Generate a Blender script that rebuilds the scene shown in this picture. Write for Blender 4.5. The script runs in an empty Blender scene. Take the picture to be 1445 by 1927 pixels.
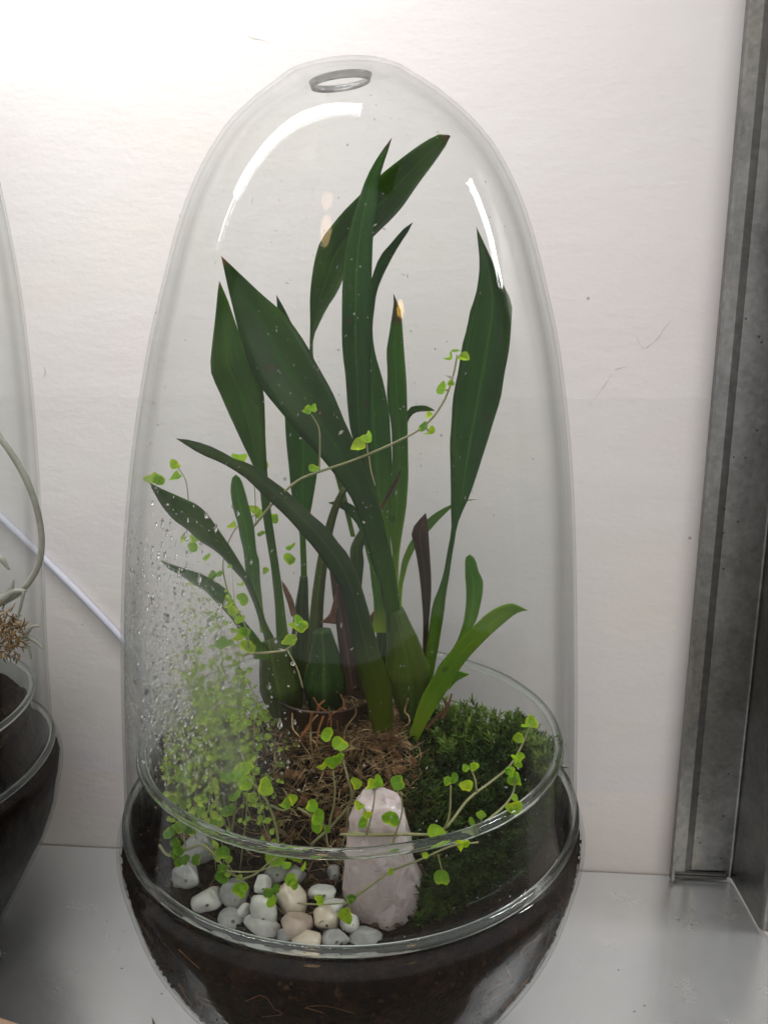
import bpy, bmesh, math, random
import numpy as np
from mathutils import Vector, Matrix, noise as mnoise
random.seed(7); np.random.seed(7)
S = bpy.context.scene
COL = S.collection
R = math.radians

# ------------------------------------------------------------------ camera
FPX, PW, PH = 1447.0, 1445.0, 1927.0
PITCH, YAW = R(12.0), R(4.3)
FW = np.array([-math.sin(YAW)*math.cos(PITCH), math.cos(YAW)*math.cos(PITCH), -math.sin(PITCH)])
RT = np.array([math.cos(YAW), math.sin(YAW), 0.0])
UP = np.cross(RT, FW)
CAM = np.array([0.03154, -0.26312, 0.262])
cd = bpy.data.cameras.new('camera'); cam = bpy.data.objects.new('camera', cd); COL.objects.link(cam)
cam.matrix_world = Matrix(((RT[0], UP[0], -FW[0], CAM[0]), (RT[1], UP[1], -FW[1], CAM[1]), (RT[2], UP[2], -FW[2], CAM[2]), (0, 0, 0, 1)))
cd.sensor_fit = 'VERTICAL'; cd.sensor_height = 36.0; cd.lens = 36.0*FPX/PH
cd.clip_start = 0.01; cd.clip_end = 100
S.camera = cam

# ------------------------------------------------------------------ world, lamps, exposure
wd = bpy.data.worlds.new('World'); S.world = wd; wd.use_nodes = True
bg = wd.node_tree.nodes['Background']
bg.inputs[0].default_value = (1.0, 0.99, 0.985, 1); bg.inputs[1].default_value = 0.43
S.view_settings.view_transform = 'Standard'; S.view_settings.look = 'None'
S.view_settings.exposure = 1.03; S.view_settings.gamma = 1.0

def strip(name, x0, x1, y0, y1, z, w, power, col):
    # an LED strip fixed under the shelf above
    l = bpy.data.lights.new(name, 'AREA'); l.shape = 'RECTANGLE'
    l.size = math.hypot(x1-x0, y1-y0); l.size_y = w; l.energy = power; l.color = col
    o = bpy.data.objects.new(name, l); COL.objects.link(o)
    o.location = ((x0+x1)/2, (y0+y1)/2, z); o.rotation_euler = (0, 0, math.atan2(y1-y0, x1-x0))
    return o
strip('led_strip', -0.44, 0.022, -0.059, -0.045, 0.62, 0.044, 1.15, (1.0, 0.97, 0.95))
strip('led_strip', -0.66, -0.44, -0.066, -0.059, 0.62, 0.008, 0.16, (1.0, 0.97, 0.95))
strip('led_strip', 0.275, 0.60, 0.020, 0.068, 0.52, 0.014, 1.0, (1.0, 0.975, 0.96))
def bulb(x, y, z, r, power, col):
    # a warm room lamp behind the photographer
    l = bpy.data.lights.new('room_bulb', 'POINT'); l.shadow_soft_size = r; l.energy = power; l.color = col
    o = bpy.data.objects.new('room_bulb', l); COL.objects.link(o); o.location = (x, y, z)
bulb(-0.36, -1.50, 1.642, 0.100, 2.1, (1.0, 0.62, 0.33))
bulb(-0.35, -1.32, 1.80, 0.095, 1.2, (1.0, 0.58, 0.28))
bulb(0.93, -1.50, 1.32, 0.060, 1.3, (1.0, 0.62, 0.08))

try:
    S.cycles.transparent_max_bounces = 40; S.cycles.max_bounces = 9; S.cycles.transmission_bounces = 9
    S.cycles.diffuse_bounces = 3; S.cycles.glossy_bounces = 4; S.cycles.caustics_reflective = False
    S.cycles.sample_clamp_indirect = 3.0; S.cycles.use_denoising = True
    S.cycles.use_adaptive_sampling = True; S.cycles.adaptive_threshold = 0.03; S.cycles.time_limit = 900
except Exception: pass

# ------------------------------------------------------------------ helpers
def ray(px, py):
    return FW + RT*((px-PW/2)/FPX) + UP*((PH/2-py)/FPX)
def at(px, py, Y):
    "the point of the photograph's pixel that lies at depth Y of the shelf"
    d = ray(px, py); return Vector(CAM + d*((Y-CAM[1])/d[1]))
def atz(px, py, Z):
    d = ray(px, py); return Vector(CAM + d*((Z-CAM[2])/d[2]))
def pxscale(P):
    return float((np.array(P)-CAM)@FW)/FPX          # metres per photograph pixel there
def tag(o, label=None, cat=None, group=None, kind=None):
    if label: o['label'] = label
    if cat: o['category'] = cat
    if group: o['group'] = group
    if kind: o['kind'] = kind
    return o
def link(name, me, m=None, parent=None):
    o = bpy.data.objects.new(name, me); COL.objects.link(o)
    if m and not me.materials: me.materials.append(m)
    if parent: o.parent = parent
    return o
def empty(name, loc):
    o = bpy.data.objects.new(name, None); COL.objects.link(o); o.location = loc; o.empty_display_size = .01
    return o
def child(name, me, m, root):
    "a part whose mesh is in world coordinates"
    me.transform(Matrix.Translation(-Vector(root.location)))
    return link(name, me, m, root)
def mesh(name, v, f, smooth=True, uv=None):
    me = bpy.data.meshes.new(name); me.from_pydata([tuple(p) for p in v], [], f); me.update()
    if smooth: me.polygons.foreach_set('use_smooth', [True]*len(me.polygons))
    if uv is not None:
        l = me.uv_layers.new(name='UVMap')
        idx = np.zeros(len(me.loops), dtype=np.int32); me.loops.foreach_get('vertex_index', idx)
        l.data.foreach_set('uv', np.asarray(uv, dtype=np.float32)[idx].ravel())
    return me
def box(v, f, lo, hi):
    b = len(v); (a, c, e), (p, q, r) = lo, hi
    v += [(a,c,e),(p,c,e),(p,q,e),(a,q,e),(a,c,r),(p,c,r),(p,q,r),(a,q,r)]
    f += [tuple(b+i for i in t) for t in ((0,3,2,1),(4,5,6,7),(0,1,5,4),(1,2,6,5),(2,3,7,6),(3,0,4,7))]
def spline(pts, n):
    "Catmull-Rom through pts, n samples even in arc length"
    P = np.array(pts, float)
    if len(P) == 2: return np.array([P[0]+(P[1]-P[0])*t for t in np.linspace(0, 1, n)])
    Q = np.vstack([2*P[0]-P[1], P, 2*P[-1]-P[-2]]); out = []
    for i in range(1, len(Q)-2):
        for t in np.linspace(0, 1, 12, endpoint=False):
            a, b, c, d = Q[i-1], Q[i], Q[i+1], Q[i+2]
            out.append(.5*((2*b)+(c-a)*t+(2*a-5*b+4*c-d)*t*t+(3*b-a-3*c+d)*t**3))
    out.append(P[-1]); out = np.array(out)
    s = np.concatenate([[0], np.cumsum(np.linalg.norm(np.diff(out, axis=0), axis=1))])
    u = np.linspace(0, s[-1], n)
    return np.stack([np.interp(u, s, out[:, k]) for k in range(P.shape[1])], 1)
def tube(v, f, pts, rad, k=6, n=None, cap=True):
    P = spline(pts, n or max(4, len(pts)*4)); m = len(P)
    rad = np.interp(np.linspace(0, 1, m), np.linspace(0, 1, len(rad)), rad) if hasattr(rad, '__len__') else np.full(m, rad)
    T = np.gradient(P, axis=0); T /= np.linalg.norm(T, axis=1)[:, None]+1e-12
    a = np.cross(T[0], (0.31, 0.9, 0.17)); b0 = len(v)
    for i in range(m):
        a = a - T[i]*(a@T[i]); a /= np.linalg.norm(a); c = np.cross(T[i], a)
        for j in range(k):
            t = 2*math.pi*j/k; v.append(tuple(P[i]+rad[i]*(math.cos(t)*a+math.sin(t)*c)))
        if i:
            for j in range(k):
                f.append((b0+(i-1)*k+j, b0+(i-1)*k+(j+1) % k, b0+i*k+(j+1) % k, b0+i*k+j))
    if cap:
        f.append(tuple(b0+j for j in range(k-1, -1, -1))); f.append(tuple(b0+(m-1)*k+j for j in range(k)))
    return P
def fbm(x, y, z, o=4):
    return mnoise.fractal(Vector((x, y, z)), 1.0, 2.0, o)
def sstep(a, b, x):
    t = min(1, max(0, (x-a)/(b-a))); return t*t*(3-2*t)

# ------------------------------------------------------------------ materials
def mat(name):
    m = bpy.data.materials.new(name); m.use_nodes = True; t = m.node_tree
    return m, t, t.nodes['Principled BSDF'], t.nodes['Material Output']
def N(t, typ, **kw):
    n = t.nodes.new(typ)
    for k, x in kw.items():
        if k.startswith('i_'):
            key = k[2:]; n.inputs[int(key) if key.isdigit() else key.replace('_', ' ')].default_value = x
        else: setattr(n, k, x)
    return n
def L(t, a, b): t.links.new(a, b)
def math_(t, op, a, b=None, clamp=False):
    n = t.nodes.new('ShaderNodeMath'); n.operation = op; n.use_clamp = clamp
    for i, x in enumerate((a, b)):
        if x is None: continue
        if hasattr(x, 'links'): L(t, x, n.inputs[i])
        else: n.inputs[i].default_value = x
    return n.outputs[0]
def ramp(t, src, stops):
    n = t.nodes.new('ShaderNodeValToRGB'); e = n.color_ramp.elements
    while len(e) < len(stops): e.new(.5)
    for q, (p, c) in zip(e, stops): q.position = p; q.color = (*c, 1) if len(c) == 3 else c
    L(t, src, n.inputs[0]); return n.outputs[0]
def mixc(t, fac, a, b, mode='MIX'):
    n = t.nodes.new('ShaderNodeMix'); n.data_type = 'RGBA'; n.blend_type = mode
    for s, x in ((n.inputs[0], fac), (n.inputs[6], a), (n.inputs[7], b)):
        if hasattr(x, 'links'): L(t, x, s)
        else: s.default_value = x if not isinstance(x, tuple) else ((*x, 1) if len(x) == 3 else x)
    return n.outputs[2]
def coords(t, scale=(1, 1, 1), kind='Object'):
    c = t.nodes.new('ShaderNodeTexCoord'); m = t.nodes.new('ShaderNodeMapping'); m.inputs['Scale'].default_value = scale
    L(t, c.outputs[kind], m.inputs[0]); return m.outputs[0]
def noise(t, vec, scale, detail=4, rough=.55):
    n = N(t, 'ShaderNodeTexNoise'); n.inputs['Scale'].default_value = scale; n.inputs['Detail'].default_value = detail
    n.inputs['Roughness'].default_value = rough; L(t, vec, n.inputs['Vector']); return n.outputs['Fac']
def bump(t, p, h, dist, strength=1.0):
    n = N(t, 'ShaderNodeBump'); n.inputs['Distance'].default_value = dist; n.inputs['Strength'].default_value = strength
    L(t, h, n.inputs['Height']); L(t, n.outputs[0], p.inputs['Normal'])

def m_wall(name, base):
    m, t, p, o = mat(name)
    c = coords(t); cs = coords(t, (45, 60, 95))
    n1 = noise(t, cs, 1.0, 6, .6); n2 = noise(t, c, 420, 3); n3 = noise(t, coords(t, (5, 1, 16)), 1.0, 2)
    v = N(t, 'ShaderNodeTexVoronoi'); v.inputs['Scale'].default_value = 95; L(t, c, v.inputs['Vector'])
    sp = math_(t, 'LESS_THAN', v.outputs['Distance'], .085)
    sc = N(t, 'ShaderNodeSeparateColor'); L(t, v.outputs['Color'], sc.inputs[0])
    sp = math_(t, 'MULTIPLY', sp, math_(t, 'GREATER_THAN', sc.outputs[0], .93))
    col = ramp(t, n3, [(.3, (base[0]*.985, base[1]*.965, base[2]*.985)), (.5, base), (.7, (base[0]*1.0, base[1]*.985, base[2]*.94))])  # faint pink and yellow bands of the LED light, put into the colour
    col = mixc(t, math_(t, 'MULTIPLY', sp, .55), col, (.22, .18, .13))
    sz = N(t, 'ShaderNodeSeparateXYZ'); L(t, c, sz.inputs[0])
    col = mixc(t, math_(t, 'LESS_THAN', math_(t, 'ADD', sz.outputs[2], math_(t, 'MULTIPLY', n1, .0012)), .0452), col, (1.04, 1.01, .96), 'MULTIPLY')
    hi = math_(t, 'GREATER_THAN', math_(t, 'ADD', sz.outputs[2], math_(t, 'MULTIPLY', n1, .004)), .242)
    col = mixc(t, hi, mixc(t, 1.0, col, (.955, .955, .96), 'MULTIPLY'), col)  # faint shade over the lower wall, put into the colour
    L(t, col, p.inputs['Base Color']); p.inputs['Roughness'].default_value = .62
    h = math_(t, 'ADD', n1, math_(t, 'MULTIPLY', n2, .22))
    bump(t, p, h, .00060, .60)
    return m
M_WALL = m_wall('wall_paint', (.83, .805, .80))
M_WALL2 = m_wall('wall_paint_lower', (.80, .765, .725))

def m_galv(name, lo, hi, rough, spec=.9, spang=120):
    m, t, p, o = mat(name)
    c = coords(t); v = N(t, 'ShaderNodeTexVoronoi'); v.inputs['Scale'].default_value = spang; L(t, c, v.inputs['Vector'])
    n1 = noise(t, c, 38, 5, .62); n2 = noise(t, c, 260, 3)
    sc = N(t, 'ShaderNodeSeparateColor'); L(t, v.outputs['Color'], sc.inputs[0])
    k = math_(t, 'ADD', math_(t, 'MULTIPLY', sc.outputs[0], .07), math_(t, 'MULTIPLY', math_(t, 'ADD', math_(t, 'MULTIPLY', n1, .7), math_(t, 'ADD', math_(t, 'MULTIPLY', n2, .40), .22)), .6))
    col = ramp(t, k, [(.28, lo), (.75, hi)])
    v2 = N(t, 'ShaderNodeTexVoronoi'); v2.inputs['Scale'].default_value = 210; L(t, coords(t, (1, 1.6, 1)), v2.inputs['Vector'])
    s2 = N(t, 'ShaderNodeSeparateColor'); L(t, v2.outputs['Color'], s2.inputs[0])
    sp = math_(t, 'MULTIPLY', math_(t, 'LESS_THAN', v2.outputs['Distance'], .12), math_(t, 'GREATER_THAN', s2.outputs[1], .86))
    big = noise(t, c, 14, 2)
    sp = math_(t, 'MULTIPLY', sp, math_(t, 'GREATER_THAN', big, .5))
    col = mixc(t, math_(t, 'MULTIPLY', sp, .75), col, (.05, .045, .04))
    L(t, col, p.inputs['Base Color']); p.inputs['Metallic'].default_value = spec
    L(t, math_(t, 'ADD', math_(t, 'MULTIPLY', n1, .12), rough-.06), p.inputs['Roughness'])
    bump(t, p, n2, .0001, .12)
    return m
M_DECK = m_galv('galvanised_shelf', (.76, .795, .815), (.90, .925, .94), .26, .82)
M_POST = m_galv('galvanised_post', (.10, .10, .096), (.36, .36, .352), .34, 1.0, 420)

M_WELD = m_galv('weld', (.05, .05, .048), (.16, .16, .155), .42, 1.0, 300)

def m_glass(name, fog=False, wet=False, graze=.42):
    "thin soda glass: Fresnel gloss over clear, grazing paths turn grey, the grey band of refraction is put into the tint"
    m, t, p, o = mat(name); t.nodes.remove(p)
    lw = N(t, 'ShaderNodeLayerWeight'); lw.inputs[0].default_value = .5
    f = lw.outputs['Facing']
    fr = math_(t, 'ADD', math_(t, 'MULTIPLY', math_(t, 'POWER', f, 5.0), graze), .005 if fog or wet else (.017 if graze < .3 else .024), True)
    tc = ramp(t, f, [(.0, (.972, .976, .974)), (.50, (.958, .965, .962)), (.605, (.945, .95, .947)), (.635, (.905, .911, .908)), (.705, (.90, .907, .904)), (.735, (.952, .957, .954)), (.91, (.93, .938, .935)), (.968, (.85, .86, .855)), (.985, (.60, .61, .605)), (1.0, (.40, .41, .405))])  # grey band part way to the edge stands in for refraction
    tr = N(t, 'ShaderNodeBsdfTransparent'); L(t, tc, tr.inputs[0])
    gl = N(t, 'ShaderNodeBsdfGlossy'); gl.inputs['Roughness'].default_value = .03
    c = coords(t)
    wob = N(t, 'ShaderNodeBump'); wob.inputs['Distance'].default_value = .002; wob.inputs['Strength'].default_value = .04
    L(t, noise(t, c, 45, 2), wob.inputs['Height']); L(t, wob.outputs[0], gl.inputs['Normal'])
    mx = N(t, 'ShaderNodeMixShader'); L(t, fr, mx.inputs[0]); L(t, tr.outputs[0], mx.inputs[1]); L(t, gl.outputs[0], mx.inputs[2])
    if fog:
        # condensation film on the cool left side, low down
        sx = N(t, 'ShaderNodeSeparateXYZ'); L(t, c, sx.inputs[0])
        n1 = noise(t, c, 55, 5, .7)
        fg = None
        for k, lo, hi in ((0, -.006, -.026), (1, .010, -.012), (2, .232, .170), (2, .122, .150)):
            a = N(t, 'ShaderNodeMapRange'); a.inputs[1].default_value = lo; a.inputs[2].default_value = hi; L(t, sx.outputs[k], a.inputs[0])
            fg = a.outputs[0] if fg is None else math_(t, 'MULTIPLY', fg, a.outputs[0])
        fac = math_(t, 'ADD', math_(t, 'MULTIPLY', fg, ramp(t, n1, [(.30, (.10, .10, .10)), (.64, (.60, .60, .60))]), True), .004)
        di = N(t, 'ShaderNodeBsdfDiffuse'); di.inputs[0].default_value = (.60, .62, .61, 1)
        tl = N(t, 'ShaderNodeBsdfTranslucent'); tl.inputs[0].default_value = (.70, .72, .71, 1)
        a1 = N(t, 'ShaderNodeMixShader'); a1.inputs[0].default_value = .65; L(t, di.outputs[0], a1.inputs[1]); L(t, tl.outputs[0], a1.inputs[2])
        rf = N(t, 'ShaderNodeBsdfRefraction'); rf.inputs['IOR'].default_value = 1.022; rf.inputs['Roughness'].default_value = .55; rf.inputs[0].default_value = (.97, .98, .97, 1)
        ad = N(t, 'ShaderNodeMixShader'); ad.inputs[0].default_value = .58; L(t, a1.outputs[0], ad.inputs[1]); L(t, rf.outputs[0], ad.inputs[2])
        m2 = N(t, 'ShaderNodeMixShader'); L(t, fac, m2.inputs[0]); L(t, mx.outputs[0], m2.inputs[1]); L(t, ad.outputs[0], m2.inputs[2])
        L(t, m2.outputs[0], o.inputs[0])
    else: L(t, mx.outputs[0], o.inputs[0])
    return m
M_GLASS = m_glass('clear_glass'); M_WET = m_glass('clear_glass_wet_inside', False, True, .05); M_BOWL = m_glass('clear_glass_bowl', False, False, .22); M_LID = m_glass('clear_glass_misted', True)
def m_refr(name, ior, col):
    m, t, p, o = mat(name); t.nodes.remove(p)
    g = N(t, 'ShaderNodeBsdfGlass'); g.inputs['IOR'].default_value = ior; g.inputs['Roughness'].default_value = 0.0
    g.inputs[0].default_value = (*col, 1); L(t, g.outputs[0], o.inputs[0]); return m
M_BEAD = m_refr('glass_bead', 1.48, (.94, .97, .955)); M_WATER = m_refr('water_drop', 1.33, (1, 1, 1))

def m_leaf(name, dark, light, tip=None, tipat=.97, trans=.22, rough=.40, vein=60):
    m, t, p, o = mat(name)
    uv = N(t, 'ShaderNodeUVMap'); sx = N(t, 'ShaderNodeSeparateXYZ'); L(t, uv.outputs[0], sx.inputs[0])
    u, vv = sx.outputs[0], sx.outputs[1]
    c = coords(t); n1 = noise(t, c, 60, 4); n2 = noise(t, c, 500, 2)
    w = N(t, 'ShaderNodeTexWave'); w.inputs['Scale'].default_value = 1.0; w.inputs['Distortion'].default_value = .4
    cu = N(t, 'ShaderNodeCombineXYZ'); L(t, math_(t, 'MULTIPLY', u, vein/6.0), cu.inputs[0]); L(t, math_(t, 'MULTIPLY', vv, 1.5), cu.inputs[1]); L(t, cu.outputs[0], w.inputs[0])
    mid = math_(t, 'SUBTRACT', 1.0, math_(t, 'MULTIPLY', math_(t, 'ABSOLUTE', math_(t, 'SUBTRACT', u, .5)), 22), True)
    n3 = noise(t, coords(t, (1, 1, .35)), 34, 3); fine = N(t, 'ShaderNodeTexNoise'); fine.inputs['Scale'].default_value = 1.0; fine.inputs['Detail'].default_value = 3
    cf = N(t, 'ShaderNodeCombineXYZ'); L(t, math_(t, 'MULTIPLY', u, 55), cf.inputs[0]); L(t, math_(t, 'MULTIPLY', vv, 7), cf.inputs[1]); L(t, cf.outputs[0], fine.inputs['Vector'])
    k = math_(t, 'ADD', math_(t, 'MULTIPLY', n1, .40), math_(t, 'ADD', math_(t, 'MULTIPLY', w.outputs['Fac'], .12), math_(t, 'MULTIPLY', fine.outputs['Fac'], .62)), True)
    col = ramp(t, k, [(.40, dark), (.78, light)])
    col = mixc(t, ramp(t, n3, [(.48, (0, 0, 0)), (.72, (.85, .85, .85))]), col, (light[0]*1.7, light[1]*1.25, light[2]*.8))
    oi = N(t, 'ShaderNodeObjectInfo'); hs = N(t, 'ShaderNodeHueSaturation'); L(t, math_(t, 'ADD', math_(t, 'MULTIPLY', oi.outputs['Random'], .55), .70), hs.inputs['Value']); L(t, math_(t, 'ADD', math_(t, 'MULTIPLY', oi.outputs['Random'], -.035), .515), hs.inputs['Hue']); L(t, col, hs.inputs['Color']); col = hs.outputs[0]
    vs = N(t, 'ShaderNodeTexVoronoi'); vs.inputs['Scale'].default_value = 150; L(t, c, vs.inputs['Vector'])
    ss = N(t, 'ShaderNodeSeparateColor'); L(t, vs.outputs['Color'], ss.inputs[0])
    spot = math_(t, 'MULTIPLY', math_(t, 'LESS_THAN', vs.outputs['Distance'], .22), math_(t, 'GREATER_THAN', ss.outputs[0], .90))
    col = mixc(t, math_(t, 'MULTIPLY', spot, .6), col, (.04, .025, .012))
    col = mixc(t, math_(t, 'MULTIPLY', mid, .5), col, tuple(min(1, x*1.7) for x in light))
    # petiole end paler and yellower, as in the live leaf
    col = mixc(t, math_(t, 'MULTIPLY', ramp(t, vv, [(0.0, (1, 1, 1)), (.30, (0, 0, 0))]), .8), col, (light[0]*2.6+.01, light[1]*1.6+.01, light[2]*.9))
    if tip:
        jag = math_(t, 'ADD', vv, math_(t, 'MULTIPLY', math_(t, 'SUBTRACT', n1, .5), .06))
        col = mixc(t, ramp(t, jag, [(tipat-.012, (0, 0, 0)), (tipat+.012, (1, 1, 1))]), col, tip)
    L(t, col, p.inputs['Base Color']); p.inputs['Roughness'].default_value = rough
    p.inputs['Specular IOR Level'].default_value = .11
    bump(t, p, math_(t, 'ADD', math_(t, 'MULTIPLY', w.outputs['Fac'], .5), n2), .00012, .5)
    tl = N(t, 'ShaderNodeBsdfTranslucent'); L(t, mixc(t, .6, col, (light[0]*2.2, light[1]*2.4, light[2]*.8)), tl.inputs[0])
    mx = N(t, 'ShaderNodeMixShader'); mx.inputs[0].default_value = trans
    L(t, p.outputs[0], mx.inputs[1]); L(t, tl.outputs[0], mx.inputs[2]); L(t, mx.outputs[0], o.inputs[0])
    return m
BR = (.16, .055, .03)
M_LD = m_leaf('leaf_dark', (.0025, .015, .0006), (.009, .052, .0016), BR, .975, .24)
M_LM = m_leaf('leaf_mid', (.010, .046, .002), (.034, .130, .006), BR, .99, .32)
M_LG = m_leaf('leaf_grey_green', (.010, .042, .0025), (.036, .118, .007), BR, .99, .26, .42)
M_LP = m_leaf('leaf_pale', (.050, .13, .014), (.12, .26, .028), None, 1, .38)
M_LT = m_leaf('leaf_brown_tip', (.040, .125, .012), (.10, .26, .022), (.13, .05, .03), .90, .34)
M_LO = m_leaf('leaf_olive', (.009, .023, .0025), (.026, .056, .006), (.06, .03, .015), .985, .14)
M_DRY = m_leaf('dry_sheath', (.026, .015, .010), (.070, .042, .028), None, 1, .10, .7)
M_BULB = m_leaf('pseudobulb', (.011, .030, .005), (.036, .075, .012), None, 1, .05, .42, 40)
M_BULB2 = m_leaf('pseudobulb_brown', (.020, .036, .004), (.058, .082, .009), None, 1, .05, .45, 40)
M_CREEP = m_leaf('creeper_leaf', (.11, .27, .015), (.24, .45, .03), None, 1, .45, .38, 14)
M_CREEP3 = m_leaf('creeper_leaf_yellow', (.17, .30, .012), (.33, .50, .035), None, 1, .45, .38, 14)
M_MIST = m_leaf('creeper_leaf_dull', (.075, .145, .018), (.19, .30, .045), None, 1, .36, .5, 14)
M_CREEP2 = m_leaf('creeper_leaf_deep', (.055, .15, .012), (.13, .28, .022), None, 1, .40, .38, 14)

def m_plain(name, cols, scale, rough=.6, bumpd=.0005, sss=0, spec=.5, trans=0, detail=5):
    m, t, p, o = mat(name); c = coords(t); n1 = noise(t, c, scale, detail, .62); n2 = noise(t, c, scale*5, 3)
    k = math_(t, 'ADD', math_(t, 'MULTIPLY', n1, .75), math_(t, 'MULTIPLY', n2, .25))
    st = [(.30+.4*i/(max(1, len(cols)-1)), q) for i, q in enumerate(cols)]
    L(t, ramp(t, k, st), p.inputs['Base Color']); p.inputs['Roughness'].default_value = rough
    p.inputs['Specular IOR Level'].default_value = spec
    if sss:
        p.inputs['Subsurface Weight'].default_value = sss; p.inputs['Subsurface Radius'].default_value = (.006, .004, .003); p.inputs['Subsurface Scale'].default_value = .6
    if trans: p.inputs['Transmission Weight'].default_value = trans
    if bumpd: bump(t, p, math_(t, 'ADD', n1, math_(t, 'MULTIPLY', n2, .4)), bumpd, .8)
    return m
M_GROUND = m_plain('ground_glass', [(.32, .325, .325), (.44, .445, .445), (.58, .59, .59)], 300, .25, .0001, 0, .5, .75)
M_SOIL = m_plain('potting_soil', [(.002, .0014, .001), (.007, .004, .0025), (.026, .013, .006)], 190, .75, .0012, spec=.12)
M_CRUMB = m_plain('soil_crumb', [(.006, .0035, .0025), (.022, .012, .0065), (.065, .034, .017)], 220, .8, .0004, spec=.12)
M_FIBRE = m_plain('coco_fibre', [(.040, .022, .010), (.16, .105, .050), (.50, .39, .22)], 130, .8, .0002, spec=.12)
M_BARK = m_plain('bark_chip', [(.055, .026, .014), (.13, .065, .032), (.24, .14, .075)], 120, .75, .0006, spec=.12)
M_POT = m_plain('brown_pot', [(.012, .006, .004), (.028, .013, .007), (.060, .030, .016)], 110, .35, .0001)
M_MOSS = m_plain('moss', [(.004, .011, .002), (.014, .034, .005), (.070, .120, .016)], 75, .6, 0, spec=.12)
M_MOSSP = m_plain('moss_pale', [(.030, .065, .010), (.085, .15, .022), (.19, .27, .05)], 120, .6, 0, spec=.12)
M_STEM = m_plain('creeper_stem', [(.13, .16, .055), (.20, .21, .09), (.28, .25, .14)], 90, .45, .0001, .1)
M_ROOT = m_plain('aerial_root', [(.20, .21, .175), (.27, .28, .24), (.35, .34, .29)], 140, .7, .0002)
M_QUARTZ = m_plain('rose_quartz', [(.46, .375, .37), (.59, .505, .50), (.72, .66, .66)], 75, .20, .0009, .5, .5, .25)
M_CABLE = m_plain('cable_sheath', [(.58, .60, .72), (.63, .65, .76), (.68, .69, .79)], 60, .38, 0)
M_FLOOR = m_plain('floor', [(.17, .145, .11), (.24, .21, .165), (.32, .28, .22)], 20, .6, .001)
M_STAIN = m_plain('stain', [(.52, .48, .43), (.62, .58, .53), (.72, .68, .64)], 120, .8, 0)
M_DUST = m_plain('dust', [(.20, .19, .17), (.32, .31, .29), (.46, .45, .43)], 300, .9, 0)
M_WOOD = m_plain('bare_wood', [(.52, .34, .22), (.62, .43, .30), (.70, .52, .38)], 40, .6, .0002)
def m_pebble(k, cols):
    m = m_plain('pebble_'+k, cols, 80, .30, .0003, .12); t = m.node_tree; p = t.nodes['Principled BSDF']
    src = p.inputs['Base Color'].links[0].from_socket; c = coords(t)
    v = N(t, 'ShaderNodeTexVoronoi'); v.inputs['Scale'].default_value = 420; L(t, c, v.inputs['Vector'])
    d = math_(t, 'MULTIPLY', math_(t, 'LESS_THAN', v.outputs['Distance'], .26), math_(t, 'GREATER_THAN', noise(t, c, 130, 3), .63))
    g = ramp(t, noise(t, c, 60, 5, .7), [(.56, (0, 0, 0)), (.78, (.5, .5, .5))])
    col = mixc(t, g, src, (.13, .10, .07)); col = mixc(t, math_(t, 'MULTIPLY', d, .85), col, (.03, .02, .015)); L(t, col, p.inputs['Base Color']); return m
PEB = {k: m_pebble(k, c) for k, c in {
    'white': [(.36, .365, .34), (.50, .505, .475), (.62, .62, .59)], 'cream': [(.38, .33, .25), (.54, .47, .38), (.63, .57, .48)],
    'grey': [(.17, .175, .17), (.27, .275, .27), (.37, .37, .36)], 'pink': [(.35, .27, .22), (.46, .37, .31), (.54, .46, .40)]}.items()}

# ------------------------------------------------------------------ setting: wall, floor, shelf with its post
WY = 0.0924
def slab(name, lo, hi, m, parent=None):
    v, f = [], []; box(v, f, lo, hi); return link(name, mesh(name, v, f, False), m, parent)
wall = slab('wall', (-2.2, WY, -.6), (1.6, WY+.12, 1.7), M_WALL); tag(wall, 'rough white painted wall behind the jars', 'wall', kind='structure')
def stain(pts, r):
    P = spline([tuple(at(x, y, WY)) for x, y in pts], 14); w = .55*np.interp(np.linspace(0, 1, 14), np.linspace(0, 1, len(r)), r); v, f = [], []
    for i in range(14):
        t = P[min(i+1, 13)]-P[max(i-1, 0)]; n = np.array((-t[2], 0, t[0])); n /= np.linalg.norm(n); k = w[i]*(.5+.7*abs(mnoise.noise(Vector((i*.9, pts[0][0], 0)))))
        v += [tuple(P[i]+n*k+(0, -.00006, 0)), tuple(P[i]-n*k+(0, -.00006, 0))]
        if i: f.append((2*i-2, 2*i, 2*i+1, 2*i-1))
    link('scuff', mesh('scuff', v, f, False), M_STAIN, wall)
stain([(1262, 604), (1248, 620), (1236, 638), (1214, 656)], [.0004, .0005, .0003, .0004])
stain([(1197, 634), (1204, 650), (1212, 655)], [.0003, .0003, .0004]); stain([(1156, 696), (1176, 690)], [.0006, .0004])
stain([(1152, 702), (1128, 738), (1105, 765)], [.0002, .0002, .0001])
stain([(466, 68), (478, 73), (492, 75), (508, 82)], [.0002, .0006, .0004, .0002])
stain([(84, 690), (86, 700), (83, 712)], [.0005, .0008, .0003])
floor = slab('floor', (-3, -3, -.62), (3, .3, -.6), M_FLOOR); tag(floor, kind='structure')

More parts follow.
